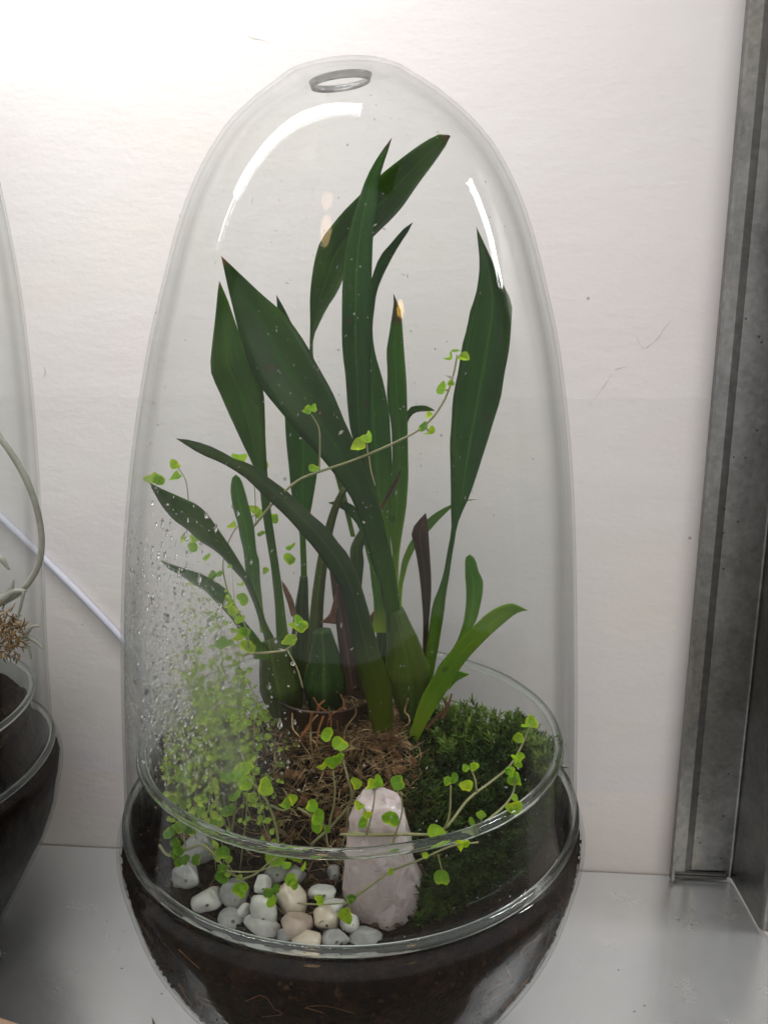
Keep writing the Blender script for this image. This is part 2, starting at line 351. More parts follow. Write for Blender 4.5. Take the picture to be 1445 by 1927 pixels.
SX = 0.1835
shelf = empty('metal_shelf', (0, 0, 0)); tag(shelf, 'dull galvanised metal shelf with an upright channel post at its right end', 'shelf')
v, f = [], []; box(v, f, (-1.0, -.30, .650), (SX, WY-.0005, .662)); link('upper_deck', mesh('upper_deck', v, f, False), M_DECK, shelf)
bm = bmesh.new(); v, f = [], []; box(v, f, (-1.0, -.074, -.012), (SX, WY-.0005, 0)); me = mesh('deck', v, f, False)
bm.from_mesh(me); bmesh.ops.bevel(bm, geom=bm.edges[:], offset=.0015, segments=2, affect='EDGES'); bm.to_mesh(me); bm.free()
link('deck', me, M_DECK, shelf)
def profile(name, pts, z0, z1, thick, m, parent, seg=3):
    P = np.array(pts, float); T = np.gradient(P, axis=0); T /= np.linalg.norm(T, axis=1)[:, None]
    Nn = np.stack([T[:, 1], -T[:, 0]], 1); v, f = [], []
    Q = np.vstack([P, (P-Nn*thick)[::-1]]); n = len(Q)
    for z in (z0, z1): v += [(x, y, z) for x, y in Q]
    f += [(i, (i+1) % n, n+(i+1) % n, n+i) for i in range(n)]
    f += [tuple(range(n))[::-1], tuple(range(n, 2*n))]
    me = mesh(name, v, f, False)
    bm = bmesh.new(); bm.from_mesh(me); bmesh.ops.recalc_face_normals(bm, faces=bm.faces[:]); bm.to_mesh(me); bm.free()
    return link(name, me, m, parent)
def arc(cx, cy, r, a0, a1, n=5):
    return [(cx+r*math.cos(R(a0+(a1-a0)*i/n)), cy+r*math.sin(R(a0+(a1-a0)*i/n))) for i in range(n+1)]
pp = [(.1492, .0838)]+arc(.1512, .0875, .0020, 180, 90, 6)+[(.1565, .0894), (.1600, .0901)]+[(.1700, .0903)]+arc(.1786, .0879, .0024, 90, 0, 5)[:]
profile('corner_post', pp+[(.1812, .070)]+arc(.1832, .0555, .0020, 180, 270, 5)+[(.20, .0533), (.23, .0533)], .0018, 1.0, -.0012, M_POST, shelf)
v, f = [], []; box(v, f, (.1500, .0868, .0008), (.1785, .0900, .0048)); me = mesh('foot_weld', v, f, False)
bm = bmesh.new(); bm.from_mesh(me); bmesh.ops.bevel(bm, geom=bm.edges[:], offset=.0015, segments=3, affect='EDGES'); bm.to_mesh(me); bm.free()
link('foot_weld', me, M_WELD, shelf)
v, f = [], []; box(v, f, (SX+.0005, -.074, -.010), (SX+.0022, .052, .0009)); link('edge_trim', mesh('edge_trim', v, f, False), M_DECK, shelf)

# ------------------------------------------------------------------ glass jars
LZ = [.099, .11, .14, .17, .20, .23, .26, .28, .30, .315, .327, .336, .3425, .3458, .3472, .3472, .3462]
LR = [.0826, .0820, .0808, .0791, .0767, .0730, .0675, .0623, .0561, .0494, .0414, .0320, .0232, .0185, .0155, .0130, .0098]
lidz = spline(np.stack([LR, LZ], 1), 70)
def lid_r(z): return float(np.interp(z, lidz[:, 1], lidz[:, 0]))
def lean(z):
    "hand-blown: the upper dome leans a little to the right, the mouth sits left of it"
    return .0026*sstep(.16, .30, z) - .0030*sstep(.322, .345, z)
def tiltz(x, y, z):
    return z + .055*x*sstep(.325, .343, z)
def lathe(prof, seg=144, fn=None):
    n = len(prof); v, f = [], []
    for i in range(n):
        for j in range(seg):
            a = 2*math.pi*j/seg; r, z = prof[i]; x, y = r*math.cos(a), r*math.sin(a)
            v.append(fn(x, y, z) if fn else (x, y, z))
    for i in range(n-1):
        for j in range(seg):
            f.append((i*seg+j, i*seg+(j+1) % seg, (i+1)*seg+(j+1) % seg, (i+1)*seg+j))
    return v, f
def offset(P, d):
    T = np.gradient(P, axis=0); T /= np.linalg.norm(T, axis=1)[:, None]
    return P + d*np.stack([-T[:, 1], T[:, 0]], 1)
WT = .0010
def lf(x, y, z):
    k = 1-sstep(.0122, .0200, math.hypot(x, y))
    k *= sstep(.33, .34, z)
    return (x+lean(z)-.002*k, y+.0035*k, tiltz(x, y, z)+(.07*x+.11*y)*k)
inner = offset(lidz, WT)
v, f = lathe(lidz, fn=lf); v2, f2 = lathe(inner[::-1], fn=lf); b = len(v); v += v2; f += [tuple(b+i for i in q) for q in f2]
LID_ME = mesh('glass_dome', v, f); LID_ME.materials.append(M_GLASS); LID_ME.materials.append(M_LID)
LID_ME.polygons.foreach_set('material_index', [0]*(len(f)-len(f2))+[1]*len(f2))
lid_n = spline([(r/.93, z/.93) for r, z in ((.0765, .0925), (.0775, .13), (.0794, .17), (.0809, .21), (.0815, .25), (.0803, .29), (.0762, .33), (.0712, .36), (.0655, .39), (.056, .42), (.040, .445), (.020, .458), (.012, .460))], 60); v, f = lathe(lid_n); v2, f2 = lathe(offset(lid_n, WT)[::-1]); b = len(v); v += v2; f += [tuple(b+i for i in q) for q in f2]
LID2_ME = mesh('glass_dome', v, f); LID2_ME.materials.append(M_GLASS)
def bead(name, r, z, a, b, fn=None, seg=160, k=12, wob=0):
    v, f = [], []
    for i in range(seg):
        t = 2*math.pi*i/seg
        dr = wob*mnoise.noise(Vector((math.cos(t)*2.2, math.sin(t)*2.2, 5))); dz = wob*mnoise.noise(Vector((math.cos(t)*2.6, math.sin(t)*2.6, 9)))
        aa = a*(1+.18*mnoise.noise(Vector((math.cos(t)*3, math.sin(t)*3, 2)))) if wob else a
        for j in range(k):
            q = 2*math.pi*j/k; rr = r+dr+aa*math.cos(q); zz = z+dz+b*math.sin(q)
            p = (rr*math.cos(t), rr*math.sin(t), zz); v.append(fn(*p) if fn else p)
    for i in range(seg):
        for j in range(k):
            f.append((i*k+j, ((i+1) % seg)*k+j, ((i+1) % seg)*k+(j+1) % k, i*k+(j+1) % k))
    me = mesh(name, v, f); me.materials.append(M_BEAD); return me
RIM_ME = bead('rim', .0821, .0988, .0015, .0017)
v, f = lathe(np.array([(.0098, .3454), (.0101, .3462), (.0096, .3465), (.0089, .3461), (.0086, .3449), (.0088, .3442), (.0094, .3442), (.0098, .3454)]), 96, lf)
HOLE_ME = mesh('mouth_rim', v, f); HOLE_ME.materials.append(M_GROUND)
bowl_out = spline([(.0430, .0005), (.0470, .002), (.0520, .009), (.0580, .0200), (.0695, .040), (.0795, .060), (.0845, .079), (.0860, .088), (.0848, .0945), (.0815, .0970), (.0785, .0985), (.0772, .104), (.0768, .114), (.0766, .1240)], 70)
bowl_in = offset(bowl_out, .0011)
bowl_in[:, 1] = np.maximum(bowl_in[:, 1], .003); bowl_in[-1, 1] = .124
v, f = lathe(np.vstack([[(.0004, .0012), (.040, .0012)], bowl_out])); v2, f2 = lathe(np.vstack([bowl_in[::-1], [(.042, .0032), (.0004, .0032)]]))
b = len(v); v += v2; f += [tuple(b+i for i in q) for q in f2]
BOWL_ME = mesh('glass_bowl', v, f); BOWL_ME.materials.append(M_BOWL); BOWL_ME.materials.append(M_WET)
BOWL_ME.polygons.foreach_set('material_index', [0]*(len(f)-len(f2))+[1]*len(f2))
NECK_ME = bead('neck_rim', .0755, .1245, .0017, .0016, wob=.0007)
def bowl_r(z): return float(np.interp(z, bowl_in[:, 1], bowl_in[:, 0]))

def jar(pos, lid_label, bowl_label, sc=1.0, me=None):
    bw = link('glass_bowl', BOWL_ME); bw.location = pos; bw.scale = (sc,)*3; tag(bw, bowl_label, 'bowl', 'round glass bowls of the terrariums')
    link('neck_rim', NECK_ME, None, bw)
    ld = link('glass_dome', me or LID_ME); ld.location = pos; ld.scale = (sc,)*3; tag(ld, lid_label, 'glass dome', 'tall glass dome lids of the terrariums')
    link('rim', RIM_ME, None, ld)
    if me is None: link('mouth_rim', HOLE_ME, None, ld)
    return ld, bw
lid, bowl = jar((0, 0, 0), 'tall clear glass dome over the orchid, misted low on its left side', 'round clear glass bowl filled with dark soil under the orchid dome')
NB, NS = Vector((-.2102, .0105, 0)), .93
lid2, bowl2 = jar(NB, 'glass dome cut off by the left edge of the photo', 'glass bowl of dark soil cut off by the left edge of the photo', NS, LID2_ME)

# dust: dried spots and short lint strokes stuck on the front of the glass
def dust(lid, prof, n, seed, a0, a1, ln):
    rnd = random.Random(seed); v, f = [], []; k = 0
    while k < n:
        z = rnd.uniform(.10, prof[-1][1]-.012); a = R(rnd.uniform(a0, a1))
        if fbm(math.cos(a)*2+seed, math.sin(a)*2, z*14, 3)+rnd.uniform(-.35, .35) < -.08: continue
        k += 1; r = float(np.interp(z, prof[:, 1], prof[:, 0]))+.00008; s = min(.0006, .00008*math.exp(rnd.gauss(0, .65))); e = rnd.choice((1, 1, 1, 1.6, 3.2))
        dz = .004; sl = (float(np.interp(z+dz, prof[:, 1], prof[:, 0]))-float(np.interp(z-dz, prof[:, 1], prof[:, 0])))/(2*dz)
        nr = Vector((math.cos(a), math.sin(a), -sl)).normalized(); tu = Vector((-math.sin(a), math.cos(a), 0)); tv = nr.cross(tu)
        q = rnd.uniform(0, 3.14); u = tu*math.cos(q)+tv*math.sin(q); w = nr.cross(u); P = Vector((r*math.cos(a)+(ln(z)), r*math.sin(a), z)); b0 = len(v)
        v += [tuple(P+u*s*e), tuple(P+w*s*.8), tuple(P-u*s*e*.9), tuple(P-w*s*.7), tuple(P+nr*s*.35)]
        f += [(b0+i, b0+(i+1) % 4, b0+4) for i in range(4)]
    o = link('dust', mesh('dust', v, f), M_DUST, lid); o['kind'] = 'stuff'
dust(lid, lidz, 4200, 1, 170, 370, lean)
dust(lid2, lid_n, 260, 2, 250, 370, lambda z: 0)

# droplets: condensation beads on the inside of the lid, left
def droplets():
    ico = bmesh.new(); bmesh.ops.create_icosphere(ico, subdivisions=1, radius=1)
    bv = [q.co.copy() for q in ico.verts]; bf = [tuple(q.index for q in x.verts) for x in ico.faces]; ico.free()
    v, f = [], []; rnd = random.Random(3); n = 0
    while n < 2600:
        z = rnd.triangular(.134, .225, .155); a = R(rnd.triangular(176, 268, 236))
        if fbm(math.cos(a)*2.2, math.sin(a)*2.2, z*25, 3)+rnd.uniform(-.4, .4) < -.05: continue
        s = min(.00075, .00022*math.exp(rnd.gauss(0, .6))); n += 1
        r = lid_r(z)-WT-.0001; nrm = Vector((math.cos(a), math.sin(a), .12)).normalized(); tu = Vector((-math.sin(a), math.cos(a), 0)); tv = nrm.cross(tu)
        P = Vector((r*math.cos(a)+lean(z), r*math.sin(a), z)); st = rnd.uniform(1.0, 2.8) if rnd.random() < .55 else 1
        b0 = len(v)
        v += [tuple(P+tu*(q.x*s)+tv*(q.y*s*st)+nrm*(q.z*s*.42)) for q in bv]; f += [tuple(b0+i for i in x) for x in bf]
    o = link('water_droplets', mesh('water_droplets', v, f), M_WATER, lid); o['kind'] = 'stuff'
droplets()

# ------------------------------------------------------------------ soil
def H(x, y):
    back = sstep(.006, .055, y)
    g = .0920 + .0245*sstep(-.056, -.010, y) - .020*back
    g += .0150*math.exp(-((x-.000)**2+(y+.012)**2)/(2*.023**2))
    mo = sstep(.018, .034, x)
    g = g*(1-mo) + mo*(.1005+.011*sstep(-.06, -.015, y)-.018*back+.0055*mnoise.noise(Vector((x*55, y*55, 1)))+.004*mnoise.noise(Vector((x*130, y*130, 7))))
    return g
def soilH(x, y, nb=False):
    g = H(x, y) if not nb else .114+.004*mnoise.noise(Vector((x*40, y*40, 3)))
    return g + .0016*fbm(x*160, y*160, 0, 4) + .0012*fbm(x*420, y*420, 4, 2)
def soil(name, pos, nb=False):
    v, f = [], []; seg = 200
    rings = [(.0735*math.sqrt(q), None) for q in np.linspace(.0005, 1, 62)]
    for r, _ in rings:
        for j in range(seg):
            a = 2*math.pi*j/seg; x, y = r*math.cos(a), r*math.sin(a); v.append((x, y, soilH(x, y, nb)))
    top = len(rings)
    zs = [.0985, .094, .088, .078, .066, .054, .042, .030, .020, .012, .0075, .0050]
    for z in zs:
        for j in range(seg):
            a = 2*math.pi*j/seg; r = bowl_r(z)-.0006; ca, sa = math.cos(a), math.sin(a)
            r += min(.0003, .0012*fbm(ca*14, sa*14, z*170, 4))
            if z > .098: r = .0737
            if z > .09: z_ = min(z, soilH(.0735*ca, .0735*sa, nb)-.0008*(1+zs.index(z)))
            else: z_ = z
            v.append((r*ca, r*sa, z_))
    n = top+len(zs)
    for i in range(n-1):
        for j in range(seg):
            f.append((i*seg+j, (i+1)*seg+j, (i+1)*seg+(j+1) % seg, i*seg+(j+1) % seg))
    f.append(tuple(range(seg))[::-1]); f.append(tuple((n-1)*seg+j for j in range(seg))[::1])
    o = link(name, mesh(name, v, f), M_SOIL); o.location = pos
    return o
def ico(sub=1):
    b = bmesh.new(); bmesh.ops.create_icosphere(b, subdivisions=sub, radius=1)
    v = [q.co.copy() for q in b.verts]; f = [tuple(q.index for q in x.verts) for x in b.faces]; b.free(); return v, f
I1, I2, I3 = ico(1), ico(2), ico(3)
so = tag(soil('soil', (0, 0, 0)), 'dark brown potting soil filling the bowl under the orchid', 'soil', kind='stuff')
so2 = soil('soil', NB, True); so2.scale = (NS,)*3; tag(so2, 'dark potting soil in the bowl at the left edge', 'soil', kind='stuff')
def crumbs(root, n, area, col):
    v, f = [], []; rnd = random.Random(11)
    for _ in range(n):
        x, y = area(rnd); s = rnd.uniform(.0004, .0016)
        P = Vector((x, y, H(x, y)+s*.3)); rot = Matrix.Rotation(rnd.uniform(0, 6), 3, Vector((rnd.random(), rnd.random(), rnd.random()+.01)).normalized())
        b0 = len(v); sc = Vector((s, s*rnd.uniform(.5, 1), s*rnd.uniform(.4, .9)))
        v += [tuple(P+rot@Vector((q.x*sc.x*rnd.uniform(.7, 1.3), q.y*sc.y*rnd.uniform(.7, 1.3), q.z*sc.z))) for q in I1[0]]; f += [tuple(b0+i for i in x_) for x_ in I1[1]]
    o = link('soil_crumbs', mesh('soil_crumbs', v, f, False), col, root); o['kind'] = 'stuff'
def disc(rnd):
    while True:
        x, y = rnd.uniform(-.073, .073), rnd.uniform(-.073, .073)
        if x*x+y*y < .073**2 and x < .03: return x, y
crumbs(so, 1500, disc, M_CRUMB)

def against_glass(root):
    rnd = random.Random(77); v, f = [], []
    for _ in range(38):
        a = R(rnd.uniform(185, 365)); z = rnd.triangular(.012, .088, .085); P = []
        for k in range(5):
            r = bowl_r(z)-.0003; P.append((r*math.cos(a), r*math.sin(a), z)); a += rnd.gauss(0, .05); z = min(.088, max(.008, z+rnd.gauss(0, .003)))
        tube(v, f, P, [.00010, rnd.choice((.00012, .00018, .00026)), .00008], 4, 12)
    o = link('root_threads', mesh('root_threads', v, f), M_BARK, root); o['kind'] = 'stuff'
    v, f = [], []
    for _ in range(650):
        a = R(rnd.uniform(180, 370)); z = rnd.triangular(.010, .091, .088); r = bowl_r(z)-.0004; s = rnd.uniform(.0003, .0013); P = Vector((r*math.cos(a), r*math.sin(a), z)); b0 = len(v)
        v += [tuple(P+Vector((q.x*s*rnd.uniform(.6, 1.3), q.y*s, q.z*s*rnd.uniform(.5, 1.2)))-Vector((math.cos(a), math.sin(a), 0))*s*.7) for q in I1[0]]; f += [tuple(b0+i for i in x) for x in I1[1]]
    o = link('soil_grains', mesh('soil_grains', v, f, False), M_CRUMB, root); o['kind'] = 'stuff'
against_glass(so)

# loose fibre and bark bedding round the orchid
def bedding():
    v, f = [], []; rnd = random.Random(5)
    for _ in range(2600):
        x, y = rnd.gauss(.000, .017), rnd.gauss(-.018, .017)
        if x*x+y*y > .07**2 or x > .030: continue
        z = H(x, y)+rnd.uniform(-.0005, .0035); a = rnd.uniform(0, 6.28); l = rnd.uniform(.003, .010)
        d = Vector((math.cos(a), math.sin(a), rnd.uniform(-.4, .5))); k = Vector((rnd.uniform(-1, 1), rnd.uniform(-1, 1), rnd.uniform(-.3, 1)))*l*.42
        P = Vector((x, y, z)); r = rnd.choice((.00008, .00010, .00013, .00018, .00034))
        tube(v, f, [P-d*l*.5, P+k, P+d*l*.5], [r*.5, r, r*.4], 4, 5)
    o = link('fibre_bedding', mesh('fibre_bedding', v, f), M_FIBRE); tag(o, 'loose tan coconut fibre heaped round the base of the orchid', 'fibre', kind='stuff')
    v, f = [], []
    for _ in range(420):
        x, y = rnd.gauss(.004, .018), rnd.gauss(-.014, .018)
        if x*x+y*y > .068**2 or x > .032: continue
        s = rnd.uniform(.0007, .0032); P = Vector((x, y, H(x, y)+s*.25)); rot = Matrix.Rotation(rnd.uniform(0, 6), 3, Vector((rnd.uniform(-1, 1), rnd.uniform(-1, 1), rnd.uniform(-1, 1))).normalized())
        b0 = len(v); e = rnd.uniform(.25, .6)
        v += [tuple(P+rot@Vector((q.x*s, q.y*s*.7, q.z*s*e))*rnd.uniform(.8, 1.2)) for q in I1[0]]; f += [tuple(b0+i for i in x_) for x_ in I1[1]]
    c = link('bark_bits', mesh('bark_bits', v, f, False), M_BARK, o); c['kind'] = 'stuff'
bedding()

# moss cushion on the right
def moss(name, spots, m, blades, ln, parent=None, seed=2):
    v, f = [], []; rnd = random.Random(seed)
    for P, nrm, s in spots:
        nrm = nrm.normalized(); t1 = nrm.orthogonal().normalized(); t2 = nrm.cross(t1); h = ln*s*rnd.uniform(.6, 1.4)
        for k in range(blades):
            q = k/blades; a = k*2.4+rnd.uniform(-.3, .3); el = rnd.uniform(.75, 1.5)*(1-.45*q)
            o = P+nrm*h*q; d = (t1*math.cos(a)+t2*math.sin(a))*math.sin(el)+nrm*math.cos(el)
            l = ln*s*rnd.uniform(.45, .8); w = d.cross(nrm).normalized()*l*.10; b0 = len(v)
            v += [tuple(o-w), tuple(o+w), tuple(o+d*l*.55+w*.9-nrm*l*.03), tuple(o+d*l-nrm*l*.12), tuple(o+d*l*.55-w*.9-nrm*l*.03)]
            f += [(b0, b0+1, b0+2, b0+4), (b0+4, b0+2, b0+3)]
    return link(name, mesh(name, v, f), m, parent)
def moss_spots(n, rnd):
    out = []
    while len(out) < n:
        x, y = rnd.uniform(.016, .073), rnd.uniform(-.072, .070)
        if math.hypot(x, y) > .0725 or x < .020+.008*sstep(-.030, -.050, y)+.006*mnoise.noise(Vector((y*70, 3, 1))): continue
        if mnoise.noise(Vector((x*120, y*120, 9))) < -.25 and rnd.random() < .8: continue
        out.append((Vector((x, y, soilH(x, y)-.001)), Vector((rnd.gauss(0, .35)+x*3, rnd.gauss(0, .35)+y*2, 1)), rnd.uniform(.7, 1.25)))
    return out
rnd = random.Random(21)
sp = moss_spots(5200, rnd)
for _ in range(1300):                       # the face pressed towards the glass
    a = R(rnd.uniform(-64, 30)); z = rnd.uniform(.096, .112); r = .0725
    sp.append((Vector((r*math.cos(a), r*math.sin(a), z)), Vector((math.cos(a)*.35, math.sin(a)*.35, 1+rnd.gauss(0, .3))), rnd.uniform(.5, .9)))
ms = moss('moss', sp, M_MOSS, 16, .0042)
tag(ms, 'deep green feathery moss cushion on the right side of the orchid bowl', 'moss', kind='stuff')
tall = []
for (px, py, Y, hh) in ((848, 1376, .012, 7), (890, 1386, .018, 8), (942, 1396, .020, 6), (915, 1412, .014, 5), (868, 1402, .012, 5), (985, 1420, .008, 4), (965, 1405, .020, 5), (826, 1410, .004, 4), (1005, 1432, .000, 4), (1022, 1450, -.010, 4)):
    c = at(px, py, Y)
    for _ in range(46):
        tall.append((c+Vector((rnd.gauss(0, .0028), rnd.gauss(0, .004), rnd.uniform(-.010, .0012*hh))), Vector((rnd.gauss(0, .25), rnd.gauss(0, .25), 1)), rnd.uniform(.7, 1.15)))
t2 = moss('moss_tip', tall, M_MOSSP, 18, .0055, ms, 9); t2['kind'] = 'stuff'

# ------------------------------------------------------------------ orchid
orchid = empty('orchid', (.008, -.002, .126)); tag(orchid, 'dark green strap leaved orchid with plump bulbs growing under the glass dome', 'orchid')
INSIDE = []
def leaf(name, le, re, ys, m, roll=0.0, fold=.10, n=34, label=None, thick=.00045, curl=0):
    "le / re: the two edges from base to tip; ys: depth from base to tip; roll tips one edge nearer"
    A, B = spline(le, n), spline(re, n); ph = le[0][0]
    for E, q in ((A, 1), (B, -1)):                # live edges are never ruled lines
        E[1:-1, 0] += [1.1*mnoise.noise(Vector((i*.33, ph, q))) for i in range(1, n-1)]
    Y = spline([(i, y) for i, y in enumerate(ys)], n)[:, 1] if len(ys) > 2 else np.linspace(ys[0], ys[-1], n)
    K = 9; top, uv = [], []
    for i in range(n):
        w = np.linalg.norm(A[i]-B[i])*.00018
        a = np.array(at(A[i, 0], A[i, 1], Y[i]+roll*w)); b = np.array(at(B[i, 0], B[i, 1], Y[i]-roll*w)); ww = np.linalg.norm(b-a)
        c = (a+b)/2; back = c-CAM; back /= np.linalg.norm(back)
        for j in range(K):
            u = j/(K-1); d = 1-abs(2*u-1); prof = (d**.75)*.6+.4*(1-(2*u-1)**2)
            top.append(a+(b-a)*u+back*prof*fold*ww); uv.append((u, i/(n-1)))
    v = [tuple(p) for p in top]; f = []
    P = np.array(top).reshape(n, K, 3)
    nx = np.cross(np.gradient(P, axis=1), np.gradient(P, axis=0)); nx /= np.linalg.norm(nx, axis=2)[..., None]+1e-12
    Q = P+nx*thick; Q[:, 0] = P[:, 0]+(Q[:, 0]-P[:, 0])*.5; Q[:, -1] = P[:, -1]+(Q[:, -1]-P[:, -1])*.5
    v += [tuple(p) for p in Q.reshape(-1, 3)]; uv = uv+uv; o = n*K
    for i in range(n-1):
        for j in range(K-1):
            a = i*K+j; f.append((a, a+1, a+K+1, a+K)); f.append((o+a, o+a+K, o+a+K+1, o+a+1))
        a = i*K; f.append((a, a+K, o+a+K, o+a)); a = i*K+K-1; f.append((a, o+a, o+a+K, a+K))
    for p in top: INSIDE.append(p)
    me = mesh(name, v, f, True, uv); ob = child(name, me, m, orchid)
    if label: ob['label'] = label
    return ob
R_ = lambda s: [tuple(map(float, q.split(','))) for q in s.split()]
# big dark leaf leaning left
leaf('leaf', R_('731,1190 726,1150 719,1108 704,1074 692,1032 683,997 669,956 655,928 631,895 604,861 570,825 534,782 494,733 474,700 451,631 439,579 428,537 416,481'),
     R_('756,1190 752,1140 749,1115 742,1067 728,1011 714,956 690,894 666,831 650,798 627,742 594,682 574,645 536,593 494,555 449,513 416,481')[::1], [-.012, -.020, -.030, -.034, -.030], M_LD, -.35, .07, label='broadest and darkest leaf, leaning left')
leaf('leaf', R_('523,1225 521,1190 517,1126 512,1081 503,1020 494,959 488,907 473,867 454,828 433,782 415,740 398,700 399,659 406,596 410,560 413,528'),
     R_('550,1225 541,1185 534,1126 528,1084 523,1050 514,989 508,944 503,883 500,828 499,782 496,737 486,712 465,670 448,620 430,568 413,528'), [.004, .006, .004, .0, -.004], M_LM, .5, .12)
leaf('leaf', R_('566,1110 566,1050 564,1004 558,974 549,928 543,870 538,822 537,790 534,740 530,680 524,600 520,554'),
     R_('580,1110 577,1050 576,1004 579,983 585,962 593,919 598,883 604,850 600,760 580,680 545,600 520,554'), [.014, .018, .018, .014], M_LM, .3, .12)
leaf('leaf', R_('730,1080 725,1020 712,960 690,890 664,825 655,769 650,700 648,686 644,630 645,536 650,477 659,432 672,387 687,342 704,308 724,278 738,258'),
     R_('744,1080 737,1050 721,1000 712,930 704,880 697,838 697,752 698,723 699,648 699,574 700,499 703,432 708,387 713,342 721,312 732,280 738,258'), [-.006, -.010, -.014, -.016, -.014, -.012], M_LG, .4, .10, label='tall upright leaf at the centre')
leaf('leaf', R_('660,1010 640,930 618,850 596,760 584,690 583,648 583,611 584,555 590,499 601,458 616,435 646,398 683,361 721,325 758,295 795,269 822,254 838,250 845,254'),
     R_('668,1010 650,930 628,850 606,760 590,690 588,641 601,607 616,577 635,548 646,521 670,480 704,443 728,420 754,391 784,349 814,308 837,275 843,262 846,256'), [.010, .010, .008, .010, .010, .004, .002], M_LG, -.5, -.14, 44, label='leaf bent over to the right at the top')
leaf('leaf', R_('722,1050 712,990 695,920 680,840 676,740 676,660 680,610 690,560 704,510 717,480 736,458 758,432 777,418'),
     R_('738,1050 733,980 737,908 738,873 735,821 731,769 721,717 706,665 701,620 704,585 712,540 736,488 751,462 769,435 777,418'), [.002, .004, .008, .010, .010], M_LM, .3, .12)
leaf('leaf', R_('730,1130 738,1050 734,1004 730,963 733,921 738,873 737,814 730,760 728,742 729,704 727,663 732,630 737,596 741,575 740,552'),
     R_('748,1130 751,1050 756,1010 765,949 768,890 767,804 766,760 765,723 762,678 758,630 755,589 751,575 740,552'), [.002, .006, .012, .012, .010], M_LT, .2, .14, label='upright green leaf with a withered brown tip')
leaf('leaf', R_('790,1290 801,1226 808,1174 814,1139 825,1108 835,1074 842,1035 849,994 848,956 848,921 847,880 847,838 849,797 851,760 855,730 863,690 870,648 878,618 885,581 896,551 902,500 896,426'),
     R_('812,1290 821,1240 828,1198 835,1157 839,1122 844,1088 849,1053 856,1018 861,987 870,963 884,932 898,890 911,849 925,804 941,752 950,700 957,660 963,592 962,568 945,532 928,495 896,426'), [-.004, -.002, .002, .006, .006, .004], M_LG, -.45, .24, 44, label='broad upright leaf at the right')
leaf('leaf', R_('705,1395 694,1340 680,1281 669,1243 659,1195 652,1157 642,1115 631,1091 617,1070 607,1055 591,1032 570,1007 546,980 521,956 494,931 467,904 439,884 415,870 390,860 366,848 331,825'),
     R_('738,1395 739,1340 735,1281 721,1247 707,1202 695,1157 683,1115 669,1074 655,1044 640,1026 616,995 585,968 540,925 503,898 479,877 439,863 409,846 378,834 354,828 331,825'), [-.014, -.026, -.036, -.042, -.042], M_LO, -.3, -.10, label='narrow leaf arching to the far left')
leaf('leaf', R_('505,1245 500,1212 494,1187 485,1157 473,1123 458,1093 442,1075 421,1050 400,1032 375,1017 351,995 327,977 308,956 290,925 282,908'),
     R_('530,1245 518,1205 503,1175 488,1135 473,1096 458,1068 445,1047 430,1023 409,992 391,968 372,950 342,936 308,921 282,908'), [-.004, -.006, -.008, -.008], M_LG, .4, .12)
leaf('leaf', R_('490,1190 482,1138 472,1115 464,1085 461,1059 458,1035 450,998 441,962 435,931 436,901 444,893'),
     R_('505,1190 497,1157 493,1126 490,1093 488,1055 483,1038 480,1005 476,980 468,950 461,922 452,900 444,893'), [.002, .006, .010], M_LP, .2, .12, label='short pale yellow-green leaf')
leaf('leaf', R_('478,1240 468,1210 451,1187 436,1166 421,1148 403,1129 384,1111 363,1099 342,1084 317,1070 302,1053'),
     R_('510,1240 494,1212 479,1190 461,1169 445,1142 430,1114 409,1096 381,1081 351,1071 324,1062 302,1053'), [-.012, -.018, -.024], M_LM, -.2, .1)
leaf('leaf', R_('800,1330 822,1260 850,1222 866,1191 875,1150 877,1115 875,1081 876,1050 884,1043'),
     R_('822,1330 850,1262 873,1205 891,1178 901,1150 908,1115 908,1091 901,1077 894,1053 884,1043'), [-.010, -.014, -.014], M_LP, .3, .14)
leaf('leaf', R_('768,1390 790,1320 808,1285 828,1254 853,1219 877,1191 898,1171 918,1153 939,1141 960,1135 975,1139 994,1149'),
     R_('785,1395 815,1340 842,1299 860,1267 877,1243 898,1219 922,1195 946,1174 967,1157 981,1150 994,1149'), [-.012, -.022, -.028, -.030], M_LP, -.3, .14, label='young bright leaf curling to the right')
leaf('leaf', R_('846,1285 854,1266 866,1263 884,1269'), R_('846,1298 858,1283 870,1276 884,1269'), [-.020, -.022], M_LP, 0, .1, 10)
leaf('leaf', R_('742,1150 749,1101 758,1052 773,1018 804,977 835,956 870,942 901,939'),
     R_('756,1150 758,1101 773,1049 790,1018 808,998 825,980 849,956 870,945 901,939'), [.014, .020, .024], M_LP, .2, .12)
leaf('leaf', R_('745,840 755,800 770,768 787,763 804,764 819,773'), R_('752,845 764,806 771,786 783,776 804,774 819,773'), [.022, .026], M_LM, 0, .1, 14)
leaf('leaf', R_('694,1060 684,1020 673,990 656,968 640,956 617,946'), R_('712,1050 700,1000 686,972 665,951 642,942 617,946'), [.006, .010], M_LM, 0, .1, 14)
leaf('leaf', R_('700,1190 704,1146 700,1100 695,1060 690,1020'), R_('732,1190 722,1146 714,1100 707,1060 690,1020'), [-.004, -.002], M_LP, 0, -.15, 14)
leaf('dry_sheath', R_('792,1300 795,1240 797,1174 794,1126 790,1081 783,1039 775,1001 788,980 801,965'), R_('802,1300 804,1240 808,1160 811,1120 811,1098 809,1046 806,1004 804,977 801,965'), [.004, .008], M_DRY, .3, -.22, 22)
leaf('dry_sheath', R_('712,960 728,930 742,905 752,885'), R_('717,960 734,932 748,908 755,886'), [-.008, -.008], M_DRY, 0, .1, 10)
